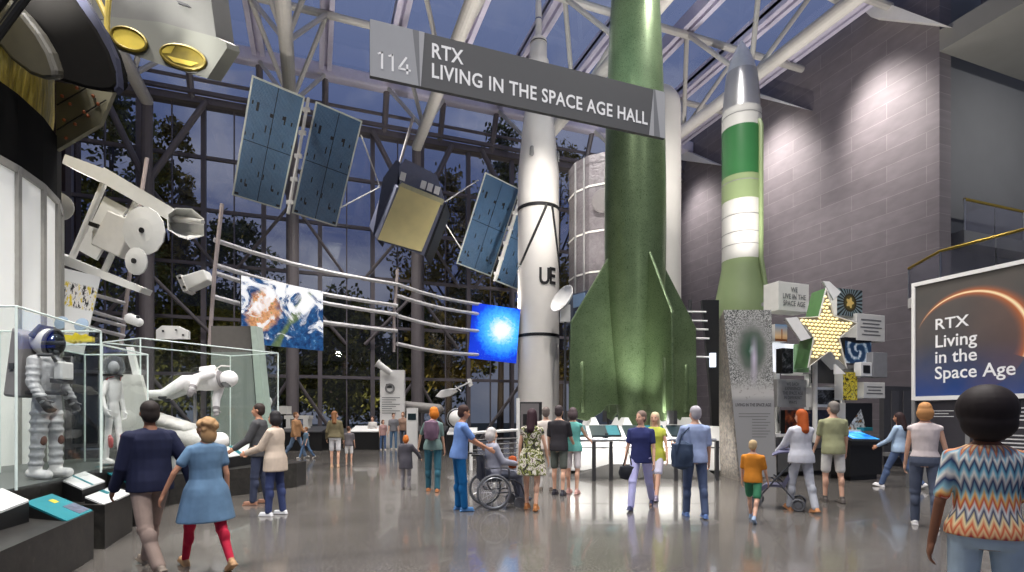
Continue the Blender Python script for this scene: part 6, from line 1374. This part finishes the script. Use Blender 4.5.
wo = w.new('ShaderNodeOutputWorld'); nt.links.new(bg.outputs[0], wo.inputs[0])
# wall washers along the stone wall
for y, z in ((16.4, 14.9), (21.8, 15.2), (28.2, 14.9)):
    spot((XW - 3.2, y + .9, z + 4.0), (XW, y - .2, z - .9), 6600, 50, 1.0, (1, .94, .9), .6)
# truss downlights
for x, y, p in ((-4, 6, 2600), (-1, 15, 2600), (4, 8, 2600), (9, 5, 2600), (8, 17, 2600), (10, 11, 2200), (-6, 12, 2200), (19, 19, 1800), (2, 24, 2200), (13, 25, 1800), (-5, 22, 2000), (2, 0, 2400)):
    spot((x, y, 15.6), (x + .3, y + .6, 0), p*1.7, 105, .9, (1, .95, .9), .25)
# uplights that wash the roof steel
for x, y in ((2, 10), (12, 12), (8, 22), (-5, 18), (17, 14), (17, 21), (9, 17)):
    spot((x, y, 5.5), (x, y, 19), 2200, 120, 1.0, (1, .94, .88), .2)

# gallery spots on the glass cases and billboard; unseen added spot brightens the hall sign
spot((-1.5, 1.5, 9), LD(-6.4, 8.0, 1.6), 2600, 50, .8, (1, .98, .95), .3)
spot(LD(-9, 7, 15), LD(-8.3, 9.5, 1.0), 1800, 60, .8, (1, .98, .95), .3)
spot((2.5, -3.5, 8.5), (3, 7, 5.5), 700, 50, .8, (1, .98, .96), .3)
spot((4, 2.0, 9.5), (12.6, 6.0, 3.0), 700, 50, .8, (1, .97, .94), .3)
spot((7, 5, 12), at(815, 385, 13.6), 600, 40, .9, (1, .97, .94), .3)

# unseen upward spots added outside to brighten the dark trees
for px, D in ((60, 33), (130, 34), (190, 36), (250, 38), (310, 36), (380, 37), (440, 34), (500, 36), (560, 37), (620, 40)):
    p = gnd(px, D); p.z = .3; spot(p, p + UP*10 + FW*3, 1100, 110, 1.0, (1, .9, .68), .3)

spot((27, 7, 15.6), (28.5, 14.6, 10), 1500, 120, 1.0, (1, .98, .95), .3)  # unseen spot added to lift the dark recess wall
spot((25.5, 5, 7.6), (27, 8, 16), 500, 130, 1.0, (1, .98, .95), .3)  # unseen upward spot added to brighten the soffit

spot((13, 22, 15.6), (23.4, 21, 6), 1000, 120, 1.0, (.98, .95, 1), .4)  # broad unseen fill added to raise the stone wall's overall brightness

spot((-5, 9, 8.5), at(400, 200, 22), 2600, 50, .8, (1, .98, .94), .35)  # unseen spot added to brighten the gold faced satellite
